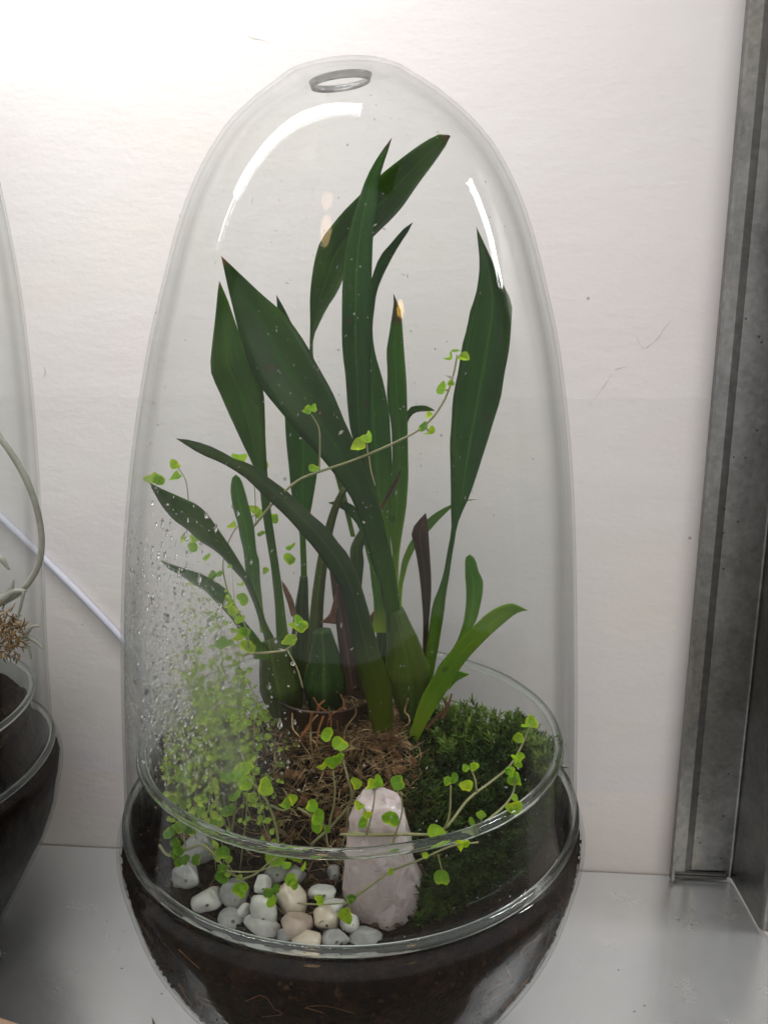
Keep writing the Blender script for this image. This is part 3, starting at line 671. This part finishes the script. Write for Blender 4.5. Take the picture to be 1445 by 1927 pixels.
leaf('dry_sheath', R_('604,1170 618,1158 626,1135 632,1115'), R_('640,1175 640,1158 636,1140 632,1115'), [-.002, -.002], M_BARK, 0, .2, 10)
leaf('dry_sheath', R_('690,1180 696,1160 706,1148 716,1146'), R_('722,1185 722,1168 722,1156 716,1146'), [-.004, -.004], M_BARK, 0, .2, 10)
leaf('dry_sheath', R_('548,1160 540,1130 532,1108 530,1092'), R_('560,1160 552,1130 540,1105 530,1092'), [.004, .004], M_BARK, 0, .2, 10)
def bulbpart(name, pts, wid, Y, m, label=None, ridge=.05):
    "plump ribbed bulb along a line of pixels, widths in pixels"
    P = spline([tuple(at(x, y, yy)) for (x, y), yy in zip(pts, Y)], 26); W = spline([(i, w) for i, w in enumerate(wid)], 26)[:, 1]
    v, f, uv = [], [], []; K = 28; T = np.gradient(P, axis=0); T /= np.linalg.norm(T, axis=1)[:, None]
    for i in range(26):
        a = np.cross(T[i], FW); a /= np.linalg.norm(a); c = np.cross(T[i], a); r = W[i]*pxscale(P[i])
        for j in range(K):
            t = 2*math.pi*j/K; rr = r*(1+ridge*math.cos(7*t)+.04*mnoise.noise(Vector((i*.3, math.cos(t)*2, math.sin(t)*2))))
            v.append(tuple(P[i]+rr*(math.cos(t)*a+.85*math.sin(t)*c))); uv.append((j/K*2 % 1, .25+.7*i/25))
        if i:
            for j in range(K): f.append(((i-1)*K+j, (i-1)*K+(j+1) % K, i*K+(j+1) % K, i*K+j))
    f.append(tuple(range(K))[::-1]); f.append(tuple(25*K+j for j in range(K)))
    me = mesh(name, v, f, True, uv); bm = bmesh.new(); bm.from_mesh(me); bmesh.ops.recalc_face_normals(bm, faces=bm.faces[:]); bm.to_mesh(me); bm.free()
    o = child(name, me, m, orchid)
    if label: o['label'] = label
bulbpart('pseudobulb', [(775, 1345), (770, 1290), (763, 1235), (752, 1185), (742, 1148)], [22, 34, 42, 36, 17], [-.004, -.008, -.010, -.011, -.012], M_BULB)
bulbpart('pseudobulb', [(612, 1350), (612, 1300), (612, 1255), (610, 1215), (606, 1186)], [26, 38, 41, 36, 16], [-.006]*5, M_BULB)
bulbpart('pseudobulb', [(566, 1290), (567, 1220), (568, 1150), (571, 1110), (572, 1085)], [18, 22, 21, 15, 7], [.010]*5, M_BULB)
bulbpart('pseudobulb', [(540, 1340), (530, 1295), (520, 1255), (512, 1220), (508, 1205)], [30, 38, 40, 30, 20], [-.008, -.008, -.008, -.007, -.006], M_BULB2)
bulbpart('old_cane', [(664, 1300), (656, 1240), (646, 1180), (636, 1120), (628, 1075)], [16, 16, 14, 11, 7], [-.006, -.004, -.002, 0, 0], M_DRY, ridge=.10)
bulbpart('cane', [(592, 1250), (598, 1130), (612, 1030), (630, 960), (648, 920)], [15, 13, 11, 10, 6], [.004, .006, .008, .008, .008], M_BULB2, ridge=.03)
bulbpart('cane', [(670, 1120), (672, 1060), (672, 1030), (686, 1000), (695, 985)], [9, 12, 13, 12, 8], [.008]*5, M_BULB, ridge=.03)
bulbpart('cane', [(705, 1330), (715, 1250), (720, 1190), (716, 1130), (712, 1080)], [12, 14, 13, 10, 7], [.004]*5, M_BULB2, ridge=.03)
v, f = [], []
for pts in ([(830, 1352), (842, 1330), (850, 1305)], [(842, 1332), (836, 1318), (832, 1312)], [(802, 1370), (826, 1345), (838, 1334)], [(700, 1340), (720, 1380), (735, 1420)], [(650, 1330), (655, 1370), (660, 1400)]):
    tube(v, f, [at(x, y, -.012) for x, y in pts], [.0007, .0006, .0003], 6)
child('root', mesh('root', v, f), M_BARK, orchid)
rnd = random.Random(12)
for _ in range(15):
    x, y = rnd.uniform(500, 780), rnd.uniform(1305, 1360); Y = rnd.uniform(-.030, -.012); v, f = [], []
    pts = [at(x, y, Y)]
    for k in range(4):
        x += rnd.gauss(0, 14); y += rnd.uniform(8, 30); Y += rnd.uniform(-.003, .001); q = at(x, y, Y); q.z = max(q.z, H(q.x, q.y)+.0004); pts.append(q)
    r = rnd.choice((.0003, .0004, .0006)); tube(v, f, pts, [r, r*.9, r*.5], 6)
    child('root', mesh('root', v, f), rnd.choice((M_DRY, M_DRY, M_FIBRE)), orchid)
# thin brown pot sunk in the bedding
v, f = lathe(np.array([(.0150, .108), (.0185, .134), (.0190, .1346), (.0186, .1352), (.0178, .1348), (.0142, .110)]), 64)
pot = link('plant_pot', mesh('plant_pot', v, f), M_POT); pot.location = (at(600, 1336, -.020).x, -.003, at(600, 1336, -.020).z-.1350); tag(pot, 'small thin brown pot sunk in the bedding round the orchid bulbs', 'pot')

# ------------------------------------------------------------------ rose quartz point
def quartz():
    rows = [(1494, 682, 730), (1503, 673, 748), (1530, 662, 763), (1577, 652, 774), (1610, 650, 777), (1665, 648, 795), (1706, 650, 801), (1748, 655, 806), (1782, 662, 812)]
    v, f = [], []; K = 16; rnd = random.Random(4); off = [rnd.uniform(.90, 1.10) for _ in range(K)]
    for i, (y, a, b) in enumerate(rows):
        Y = -.0500-.0105*i/(len(rows)-1); p, q = at(a, y, Y), at(b, y, Y); c = (p+q)/2; h = (q-p)/2
        for j in range(K):
            t = 2*math.pi*j/K+.2; e = 1.0
            x = abs(math.cos(t))**.75*math.copysign(1, math.cos(t)); s = abs(math.sin(t))**.7*math.copysign(1, math.sin(t))
            jit = off[j]*(1+.07*mnoise.noise(Vector((i*.9, j*.8, 2))))
            v.append(tuple(c+h*x*(1+.04*mnoise.noise(Vector((i*.9, j*1.3, 7))))+Vector((0, .0075*s*jit*min(1, .55+i*.18), .0015*mnoise.noise(Vector((i, j*1.1, 5)))))))
        if i:
            for j in range(K): f.append(((i-1)*K+j, i*K+j, i*K+(j+1) % K, (i-1)*K+(j+1) % K))
    f.append(tuple(range(K))); f.append(tuple((len(rows)-1)*K+j for j in range(K))[::-1])
    me = mesh('rose_quartz', v, f, False); bm = bmesh.new(); bm.from_mesh(me)
    bmesh.ops.recalc_face_normals(bm, faces=bm.faces[:]); bmesh.ops.triangulate(bm, faces=bm.faces[:])
    bmesh.ops.subdivide_edges(bm, edges=bm.edges[:], cuts=3)
    xs = [q.co for q in bm.verts]; qc = Vector(((min(q.x for q in xs)+max(q.x for q in xs))/2, -.0545, .108))
    for q in bm.verts:                        # broad cleavage faces
        g = q.co-qc
        for n, d in ((Vector((-.45, -.88, .12)), .0082), (Vector((.35, -.92, .10)), .0086), (Vector((.92, -.38, .22)), .0150), (Vector((-.98, -.1, .12)), .0150), (Vector((.1, -.8, .6)), .0165)):
            n = n.normalized(); e = g.dot(n)-d
            if e > 0: g -= n*e*.8
        q.co = g+qc
    for q in bm.verts:
        k = mnoise.voronoi(q.co*150+Vector((3, 1, 2)))[0]; d = .0010*(min(.5, k[1]-k[0])-.2)+.0007*fbm(q.co.x*190, q.co.y*190, q.co.z*190, 4)
        o = (q.co-Vector((qc.x, -.052, q.co.z))).normalized(); q.co += o*d
    bm.to_mesh(me); bm.free()
    me.polygons.foreach_set('use_smooth', [rnd.random() < .6 for _ in me.polygons])
    o = link('rose_quartz', me, M_QUARTZ); tag(o, 'pale pink rose quartz point standing in the front of the bowl', 'crystal')
quartz()

# ------------------------------------------------------------------ pebbles
def pebble(px, py, w, h, kind, label, z=.0965, rot=0, push=0):
    P = atz(px, py, z); P.y += push
    rr = math.hypot(P.x, P.y); lim = .0735-.4*w*.00017
    if z < .094: lim = bowl_r(z)-.0004-.80*w*pxscale(P)*1.13
    if rr > lim: P.x *= lim/rr; P.y *= lim/rr
    s = pxscale(P)*1.13; rnd = random.Random(px*7+py); sd = rnd.uniform(0, 99)
    planes = [(Vector((rnd.gauss(0, 1), rnd.gauss(0, 1), rnd.gauss(0, 1))).normalized(), rnd.uniform(.58, .86)) for _ in range(11)]
    v = []
    for q in I3[0]:
        p = q.copy()
        for n, d in planes:
            e = p.dot(n)-d
            if e > 0: p -= n*e*.94
        p *= 1+.05*mnoise.noise(p*1.6+Vector((sd, 0, 0)))
        p = Vector((p.x*w*s, p.y*(w+h)*.45*s, p.z*h*s)); a = R(rot); v.append((p.x*math.cos(a)-p.z*math.sin(a), p.y, p.x*math.sin(a)+p.z*math.cos(a)))
    o = link('pebble', mesh('pebble', v, I3[1]), PEB[kind]); o.location = P
    tag(o, label, 'pebble', 'pale pebbles at the front of the orchid bowl')
for a in (
    (317, 1664, 20, 17, 'pink', 'small pinkish pebble on the soil, leftmost of the pebbles', .0970, 10),
    (370, 1709, 30, 20, 'white', 'flat pale pebble just right of and below the leftmost pinkish one', .0955, 15),
    (372, 1604, 30, 34, 'grey', 'grey translucent pebble behind the creeper leaves at the left rear', .1020, -20),
    (352, 1648, 27, 22, 'grey', 'dull grey pebble half sunk in soil behind the leftmost pinkish one', .0985, 0),
    (443, 1684, 27, 28, 'grey', 'round grey pebble under a green leaf, left of the white cluster', .0965, 20),
    (494, 1668, 18, 20, 'white', 'small white pebble resting on top of a tall narrow pale one', .1010, 0),
    (496, 1716, 23, 34, 'white', 'tall narrow pale pebble leaning left of the biggest cream one', .0965, 20),
    (459, 1716, 16, 14, 'white', 'little chipped white pebble left of the tall narrow pale one', .0950, 30),
    (549, 1694, 29, 35, 'cream', 'biggest cream pebble, tall and glossy, middle of the cluster', .0975, 0),
    (559, 1741, 31, 26, 'pink', 'rounded pinkish cream pebble in front of the biggest one', .0950, 25),
    (486, 1749, 34, 22, 'white', 'broad wedge shaped pale pebble at the front left of the cluster', .0945, -22),
    (521, 1642, 28, 20, 'grey', 'grey pebble behind the cluster under the large round leaf', .1000, 0),
    (556, 1648, 22, 19, 'grey', 'small grey pebble right beside the large round leaf', .1000, 0),
    (608, 1680, 26, 13, 'white', 'flat bright white oval pebble, top right of the cluster', .0985, 4),
    (622, 1706, 27, 17, 'white', 'smooth white oval pebble directly under the flat bright one', .0965, 10),
    (613, 1731, 27, 24, 'cream', 'squarish cream pebble right of the pinkish cream one', .0950, 8),
    (574, 1768, 30, 15, 'cream', 'flat cream pebble against the front glass just below the rounded pinkish one', .0935, 6),
    (632, 1766, 27, 17, 'grey', 'grey and white pebble at the front glass left of the quartz foot', .0935, -10),
    (661, 1736, 20, 20, 'white', 'pale pebble wedged against the left foot of the rose quartz', .0950, 0),
    (690, 1764, 31, 17, 'grey', 'grey pebble lying in front of the rose quartz', .0930, 12),
    (414, 1752, 26, 18, 'grey', 'dull grey pebble behind the rim left of the broad wedge', .0940, 0),
    (534, 1763, 15, 13, 'grey', 'tiny grey pebble between the wedge and the pinkish cream one', .0940, 0),
    (628, 1643, 13, 14, 'grey', 'tiny grey pebble at the back left of the rose quartz', .1000, 0),
    (828, 1786, 18, 13, 'cream', 'half buried cream pebble right of the rose quartz foot', .0905, 20),
    (853, 1780, 13, 20, 'cream', 'narrow upright cream pebble, rightmost of the pebbles', .0905, 5)):
    pebble(*a)

# ------------------------------------------------------------------ creeping plants
def leaf_mesh(seed, lobes, cup=.1):
    rnd = random.Random(seed); v, f, uv = [], [], []; K = 18; rings = (0, .35, .7, 1.0)
    v.append((0, .5, -.10)); uv.append((.5, .5))
    for r in rings[1:]:
        for j in range(K):
            t = 2*math.pi*j/K; s = 1+.04*math.cos(lobes*t+seed)-.30*math.exp(-((math.atan2(math.sin(t+math.pi/2), math.cos(t+math.pi/2)))/.32)**2)
            x, y = .52*r*s*math.cos(t), .5+.5*r*s*math.sin(t)
            z = -cup*(1-r*r)+cup*r*r*math.cos(2*t+seed)*.7+cup*.5*abs(x)+.03*rnd.uniform(-1, 1)*r
            v.append((x, y, z)); uv.append((.5+.5*r*math.cos(t), .5+.5*r*math.sin(t)))
    f += [(0, 1+j, 1+(j+1) % K) for j in range(K)]
    for i in range(2):
        b = 1+i*K; f += [(b+j, b+K+j, b+K+(j+1) % K, b+(j+1) % K) for j in range(K)]
    me = mesh('creeper_leaf', v, f, True, uv); return me
LEAVES = []
for k, m in ((0, M_CREEP), (1, M_CREEP), (2, M_CREEP2), (3, M_CREEP2), (4, M_CREEP3), (5, M_CREEP)):
    me = leaf_mesh(k+1, (5, 3, 4, 6, 2, 7)[k], (.10, .16, .08, .2, .26, .34)[k]); me.materials.append(m); LEAVES.append(me)
def leafmat(P, size, rnd, face=None):
    "a leaf about P: mostly turned up and to the light"
    n = Vector((rnd.gauss(0, .45), -.75+rnd.gauss(0, .35), .75+rnd.gauss(0, .3))).normalized() if face is None else face.normalized()
    a = n.orthogonal().normalized(); a = Matrix.Rotation(rnd.uniform(0, 6.28), 3, n)@a; b = n.cross(a)
    M = Matrix((a, b, n)).transposed().to_4x4(); M = M@Matrix.Diagonal((size, size*rnd.uniform(.8, 1.05), size, 1))@Matrix.Translation((0, -.5, 0)); M.translation += P
    return M
CR = []
def creeper(label, stems, leaves, Y, seed, r=.00050, deep=False):
    rnd = random.Random(seed); base = at(*stems[0][0][:2], stems[0][0][2] if len(stems[0][0]) > 2 else Y)
    root = empty('creeping_plant', base); tag(root, label, 'creeper', 'little round leaved creepers inside the orchid dome')
    v, f = [], []
    for i, s in enumerate(stems):
        tube(v, f, [at(q[0], q[1], q[2] if len(q) > 2 else Y) for q in s], [r*.8, r*.7, r*.5] if i == 0 else [r*.55, r*.5, r*.4], 6)
    child('stem', mesh('stem', v, f), M_STEM, root)
    for q in leaves:
        P = at(q[0], q[1], q[3] if len(q) > 3 else Y-.001)
        INSIDE.append(np.array(P)); s = q[2]*pxscale(P)*rnd.uniform(.86, 1.10)
        o = link('leaf', LEAVES[rnd.choice((2, 3)) if deep else rnd.choice((0, 1, 4, 5, 2, 4))], None, root)
        o.matrix_local = leafmat(P-Vector(base), s, rnd)
    return root
creeper('long thin creeper runner crossing the tall leaves up to the right', [[(478, 990), (520, 940), (560, 905), (600, 888), (665, 866), (745, 832), (800, 800), (835, 755), (853, 705), (860, 668)], [(601, 886), (602, 840), (600, 805), (586, 780)], [(692, 855), (690, 835), (686, 825)], [(694, 858), (698, 885), (706, 914)], [(800, 800), (806, 812)], [(843, 735), (832, 732)]],
        [(591, 881, 24), (577, 772, 22), (590, 768, 18), (674, 839, 30), (690, 822, 24), (796, 803, 24), (808, 812, 24), (806, 782, 16), (831, 730, 27), (849, 722, 14), (844, 671, 20), (872, 672, 24), (858, 660, 18)], -.040, 1, .00052)
creeper('creeper runner rising over the moss to the right rim', [[(655, 1566), (700, 1571), (760, 1570), (830, 1564, -.058), (880, 1505, -.05), (925, 1470, -.042), (960, 1440, -.036), (985, 1395, -.03), (996, 1365, -.028)], [(836, 1562, -.058), (846, 1530, -.058), (848, 1478, -.058)], [(897, 1490, -.05), (893, 1465, -.05), (886, 1448, -.05)], [(840, 1565, -.058), (842, 1580, -.058)]],
        [(822, 1567, 34), (842, 1470, 22), (854, 1464, 20), (876, 1479, 27, -.052), (876, 1445, 18, -.052), (891, 1443, 20, -.052), (968, 1430, 18, -.038), (978, 1424, 17, -.036), (974, 1436, 18, -.036), (977, 1388, 24, -.031), (990, 1362, 20, -.029), (1004, 1362, 20, -.029), (998, 1356, 18, -.029)], -.060, 2, .00062)
creeper('short creeper shoot with toothed leaves above the right rim', [[(870, 1578, -.062), (915, 1545, -.058), (950, 1515, -.052), (966, 1490, -.048), (969, 1462, -.046)], [(905, 1552, -.058), (907, 1536, -.058)]],
        [(888, 1551, 27, -.060), (905, 1533, 19, -.060), (966, 1520, 33, -.053), (968, 1500, 17, -.051), (970, 1467, 26, -.047), (961, 1452, 20, -.047), (957, 1450, 14, -.047)], -.055, 3, .0006)
creeper('creeper shoot of bright leaves left of the rose quartz', [[(585, 1590), (620, 1558), (655, 1518), (662, 1495), (652, 1455), (640, 1410), (636, 1398)], [(618, 1560), (630, 1500), (627, 1450)], [(663, 1500), (668, 1485)], [(656, 1520), (652, 1560), (643, 1596)]],
        [(616, 1382, 29), (640, 1400, 30), (622, 1436, 27), (606, 1441, 22), (634, 1428, 22), (671, 1474, 24), (642, 1424, 14)], -.046, 4, .00062)
creeper('two leaved creeper sprouts standing up in front of the rose quartz', [[(640, 1570), (690, 1572), (735, 1570), (756, 1572)], [(690, 1571), (702, 1520), (706, 1482)], [(744, 1570), (756, 1530), (755, 1490)], [(744, 1572), (738, 1590)], [(690, 1548), (690, 1530), (678, 1512)]],
        [(698, 1478, 24), (712, 1470, 23), (748, 1473, 31), (683, 1548, 27), (735, 1541, 30), (676, 1516, 18), (690, 1532, 16), (740, 1596, 18), (738, 1597, 20)], -.062, 5, .0005)
creeper('creeper shoot with broad leaves rising from the rim left of centre', [[(524, 1596), (520, 1560), (508, 1520), (490, 1490), (466, 1465)], [(508, 1515), (535, 1525), (548, 1512)], [(524, 1596), (530, 1606)]],
        [(522, 1608, 42), (460, 1474, 34), (500, 1481, 34), (440, 1461, 25), (451, 1448, 26), (462, 1446, 22), (426, 1464, 22), (470, 1440, 20), (536, 1513, 28), (552, 1506, 24), (516, 1592, 22), (548, 1606, 26), (560, 1610, 24)], -.052, 6, .00062)
creeper('creeper with small leaves in front of the fibre heap', [[(560, 1520), (585, 1535), (610, 1555), (618, 1600)], [(585, 1535), (587, 1520)]],
        [(587, 1516, 25), (598, 1537, 32), (598, 1551, 30), (615, 1560, 16)], -.052, 7, .0005)
creeper('creeper of round leaves on the soil at the left front', [[(432, 1590), (440, 1540), (445, 1490), (440, 1470)], [(442, 1530), (470, 1500), (480, 1485)], [(436, 1570), (428, 1535), (420, 1500)]],
        [(375, 1504, 26), (377, 1524, 20), (428, 1526, 26), (470, 1498, 27), (449, 1491, 22), (398, 1483, 22), (398, 1550, 26), (410, 1546, 24), (345, 1457, 32), (330, 1500, 24), (355, 1490, 22), (318, 1470, 20), (440, 1500, 20), (350, 1515, 20), (338, 1480, 22)], -.040, 8, .0005)
creeper('dim creeper tangle under the glass rim at the far left', [[(300, 1590), (318, 1610), (350, 1600), (380, 1590), (400, 1605), (430, 1640), (455, 1655)], [(350, 1600), (346, 1570), (344, 1550)], [(430, 1640), (480, 1640), (520, 1628)]],
        [(318, 1568, 24), (340, 1555, 28), (356, 1558, 26), (330, 1585, 20), (336, 1598, 24), (328, 1607, 18), (340, 1622, 22), (350, 1618, 20), (370, 1618, 22), (365, 1560, 22), (420, 1605, 24), (418, 1634, 18), (418, 1650, 30)], -.060, 9, .0005, True)
creeper('creeper trailing over the white pebbles', [[(455, 1655), (480, 1645), (505, 1625), (530, 1608)], [(455, 1655), (458, 1668)], [(560, 1700), (600, 1702), (648, 1700)]],
        [(452, 1676, 28), (460, 1670, 18), (548, 1656, 28), (552, 1664, 20), (505, 1680, 20), (520, 1672, 18), (510, 1695, 24), (540, 1628, 16), (572, 1630, 20), (602, 1694, 18), (598, 1690, 14)], -.068, 10, .00045)
creeper('pale creeper runner rising across the foot of the rose quartz', [[(648, 1702), (690, 1672), (735, 1640), (790, 1618), (850, 1592), (900, 1585)], [(658, 1700), (655, 1715)], [(824, 1608), (828, 1625), (832, 1640)]],
        [(660, 1692, 19), (664, 1690, 14), (652, 1724, 28), (831, 1652, 30), (866, 1592, 20), (876, 1588, 16), (735, 1640, 14), (800, 1610, 14)], -.072, 11, .0005)
creeper('creeper of lime leaves climbing beside the short pale leaf', [[(455, 1235), (470, 1230), (505, 1228), (540, 1222), (555, 1200), (560, 1180)], [(470, 1230), (465, 1190), (450, 1150)], [(540, 1222), (560, 1260), (570, 1295)]],
        [(430, 1131, 27), (456, 1128, 26), (438, 1148, 24), (452, 1165, 22), (460, 1190, 26), (540, 1206, 26), (551, 1204, 22), (556, 1176, 24), (570, 1180, 25), (562, 1168, 20), (420, 1212, 32), (462, 1215, 26), (470, 1222, 22), (448, 1200, 22)], -.046, 12, .00055)
creeper('thin creeper stems with pale leaves left of the pale short leaf', [[(430, 1120), (420, 1060), (440, 1000), (470, 975), (490, 965)], [(355, 940), (350, 905), (336, 880)], [(482, 985), (480, 930), (476, 890)]],
        [(330, 874, 22), (330, 897, 30), (284, 899, 26), (298, 902, 24), (450, 862, 26), (494, 876, 22), (476, 958, 22), (437, 988, 20), (465, 996, 24), (490, 967, 20), (516, 975, 20), (366, 1014, 20), (345, 1015, 18), (362, 1030, 24), (390, 1048, 20), (412, 1080, 24), (400, 1082, 20), (492, 1004, 18), (548, 1028, 22), (545, 1052, 26), (500, 1075, 16)], .012, 13, .0004)
# the misted mass of creepers behind the left glass: nobody could count it
def mass():
    rnd = random.Random(31); v, f, uv = [], [], []; sv, sf = [], []
    src = [([tuple(q.co) for q in me.vertices], [tuple(p.vertices) for p in me.polygons]) for me in LEAVES[:2]]
    n = 0
    def put(P, s):
        M = leafmat(P, s, rnd); vv, ff = rnd.choice(src); b0 = len(v)
        v.extend(tuple(M@Vector(q)) for q in vv); f.extend(tuple(b0+i for i in x) for x in ff); uv.extend([(.5, .6)]*len(vv))
    while n < 66:
        px = rnd.gauss(392, 60); py = rnd.triangular(1050, 1440, 1330)
        if px > 500 or px < 290 or (py < 1240 and px > 455): continue
        Y = rnd.uniform(-.050, .024); P = at(px, py, Y)
        if math.hypot(P.x, P.y) > lid_r(P.z)-.010 or P.z < H(P.x, P.y)+.004: continue
        n += 1; g = Vector((P.x+rnd.gauss(.004, .008), P.y+rnd.gauss(0, .008), 0)); k = min(1, .068/math.hypot(g.x, g.y)); g.x *= k; g.y *= k; g.z = H(g.x, g.y)
        Q = [g, g.lerp(P, .45)+Vector((rnd.gauss(0, .004), rnd.gauss(0, .004), .003)), P]; C_ = tube(sv, sf, Q, [.00022, .0002, .0001], 4, 12)
        m = max(3, int((P-g).length/.0042)); sz = rnd.uniform(8, 15)*pxscale(P)
        for q in range(m):
            t = .25+.75*q/(m-1); c = Vector(C_[min(11, int(t*11))])
            for sd in (-1, 1):
                if rnd.random() < .8: put(c+Vector((sd*sz*.45+rnd.gauss(0, .0006), rnd.gauss(0, .0012), rnd.gauss(0, .0008))), sz*rnd.uniform(.6, 1.1)*(1.15-.4*t))
    for _ in range(200):                     # low carpet of seedlings on the soil
        x, y = rnd.uniform(-.070, -.016), rnd.uniform(-.040, .030)
        if math.hypot(x, y) < .069: put(Vector((x, y, H(x, y)+rnd.uniform(.001, .008))), rnd.uniform(.0012, .0026))
    o = link('creeper_mass', mesh('creeper_mass', v, f, True, uv), M_MIST)
    tag(o, 'dense mass of tiny creeper leaves behind the misted left side of the dome', 'creepers', kind='stuff')
    c = link('stems', mesh('stems', sv, sf), M_STEM, o); c['kind'] = 'stuff'
mass()

# ------------------------------------------------------------------ white cable behind the jars
v, f = [], []
tube(v, f, [at(x, y, q) for x, y, q in ((-90, 900, .0905), (0, 972, .0905), (98, 1066, .0905), (160, 1128, .0905), (228, 1200, .0905), (258, 1240, .0905), (275, 1300, .0905), (280, 1400, .0905), (275, 1500, .0905))], .0017, 14, 80)
me = mesh('power_cable', v, f); o = link('power_cable', me, M_CABLE); tag(o, 'white power cable slanting down the wall between the two jars', 'cable')

# ------------------------------------------------------------------ things in the neighbouring jar
o = empty('clear_pot', NB+Vector((-.012, 0, .100))); tag(o, 'clear plastic pot of moss inside the left jar', 'pot')
v, f = lathe(np.array([(.046, .0), (.049, .010), (.054, .046), (.0556, .0465), (.0556, .0485), (.0535, .0485), (.0475, .010), (.0445, .0)]), 96)
link('pot_wall', mesh('pot_wall', v, f), M_GLASS, o)
pr = link('pot_rim', bead('pot_rim', .0553, .0478, .0012, .0011, None, 96), None, o)
v, f = [], []
for i, r in enumerate(np.linspace(.002, .0472, 14)):
    for j in range(64):
        a = 2*math.pi*j/64; z = .038+.024*(1-(r/.05)**2)+.004*mnoise.noise(Vector((r*90*math.cos(a), r*90*math.sin(a), 4)))-.35*max(0, r-.036)
        v.append((r*math.cos(a), r*math.sin(a), z))
    if i: f += [((i-1)*64+j, i*64+j, i*64+(j+1) % 64, (i-1)*64+(j+1) % 64) for j in range(64)]
for z, r in ((.02, .0472), (.001, .0440)):
    b = len(v); v += [(r*math.cos(2*math.pi*j/64), r*math.sin(2*math.pi*j/64), z) for j in range(64)]; f += [(b-64+j, b+j, b+(j+1) % 64, b-64+(j+1) % 64) for j in range(64)]
sm = link('moss_soil', mesh('moss_soil', v, f), M_SOIL); sm.location = o.location; tag(sm, 'dark bark mix inside the clear pot of the left jar', 'soil', kind='stuff')
rnd = random.Random(8); sp = []
for _ in range(900):
    a, r = rnd.uniform(0, 6.28), .048*math.sqrt(rnd.random()); sp.append((Vector((r*math.cos(a), r*math.sin(a), .042+rnd.uniform(-.004, .004)+.026*(1-(r/.05)**2)))+o.location, Vector((rnd.gauss(0, .4), rnd.gauss(0, .4), 1)), rnd.uniform(.6, 1.2)))
for _ in range(500):
    a = rnd.uniform(-2.2, .6); sp.append((Vector((.0455*math.cos(a), .0455*math.sin(a), rnd.uniform(.012, .04)))+o.location, Vector((-math.cos(a), -math.sin(a), 1)), rnd.uniform(.4, .7)))
m2 = moss('moss', sp, M_MOSSP, 12, .0065, None, 4); tag(m2, 'tangled yellowish moss in the clear pot at the left edge', 'moss', kind='stuff')
rt = empty('orchid', at(20, 1130, -.02)); tag(rt, 'orchid with a looping grey aerial root in the jar at the left edge', 'orchid')
v, f = [], []
tube(v, f, [at(x, y, -.030) for x, y in ((-40, 760), (0, 822), (25, 858), (48, 898), (68, 950), (79, 1010), (74, 1060), (52, 1100), (28, 1122), (-5, 1140))], [.0010, .0010, .0011, .0010, .0010, .0010, .0009], 10, 60)
child('aerial_root', mesh('aerial_root', v, f), M_ROOT, rt)
v, f = [], []
for pts, r in (([(-10, 1135), (15, 1120), (28, 1112), (50, 1112)], .0018), ([(18, 1122), (24, 1100), (26, 1090)], .0012), ([(-20, 1060), (0, 1050), (18, 1072)], .0016), ([(46, 1112), (40, 1140), (30, 1180)], .0006), ([(40, 1200), (60, 1180), (76, 1178)], .0010), ([(48, 1196), (66, 1205), (82, 1222)], .0010), ([(44, 1205), (55, 1220), (60, 1240)], .0007)):
    tube(v, f, [at(x, y, -.034) for x, y in pts], [r, r*.8, r*.25], 6)
child('root_tuft', mesh('root_tuft', v, f), M_ROOT, rt)
v, f = [], []; rnd = random.Random(40)
for _ in range(260):
    x, y = rnd.gauss(14, 22), rnd.gauss(1192, 26)
    if x > 62 or y < 1128 or x > 20+(y-1128)*.7: continue
    a = rnd.uniform(0, 6.28); l = rnd.uniform(6, 20); Y = rnd.uniform(-.045, -.005)
    tube(v, f, [at(x, y, Y), at(x+.5*l*math.cos(a)+rnd.gauss(0, 2), y+.5*l*math.sin(a)+rnd.gauss(0, 2), Y-.003), at(x+l*math.cos(a), y+l*math.sin(a), Y)], [.0002, .0003, .00008], 4, 7)
child('root_mat', mesh('root_mat', v, f), M_FIBRE, rt)

# small debris lying on the shelf
P = atz(8, 1935, .004); bm = bmesh.new(); v, f = [], []; box(v, f, (-.02, -.012, -.0035), (.012, .002, .003)); me = mesh('wood_offcut', v, f, False)
bm.from_mesh(me); bmesh.ops.bevel(bm, geom=bm.edges[:], offset=.0012, segments=3, affect='EDGES'); bm.to_mesh(me); bm.free()
o = link('wood_offcut', me, M_WOOD); o.location = P; o.rotation_euler = (0, 0, R(-14)); tag(o, 'bare wood offcut poking in at the bottom left corner', 'wood')
v, f = [], []; tube(v, f, [atz(286, 1915, .0008), atz(290, 1925, .0008), atz(292, 1945, .0008)], [.0001, .0005, .0006], 6)
o = link('twig', mesh('twig', v, f), M_BARK); tag(o, 'short dark twig on the shelf left of the bowl foot', 'twig')

bad = [tuple(np.round(p, 3)) for p in INSIDE if math.hypot(p[0]-lean(p[2]), p[1]) > lid_r(p[2])-.0035]
print('OUTSIDE LID:', len(bad), bad[:12])
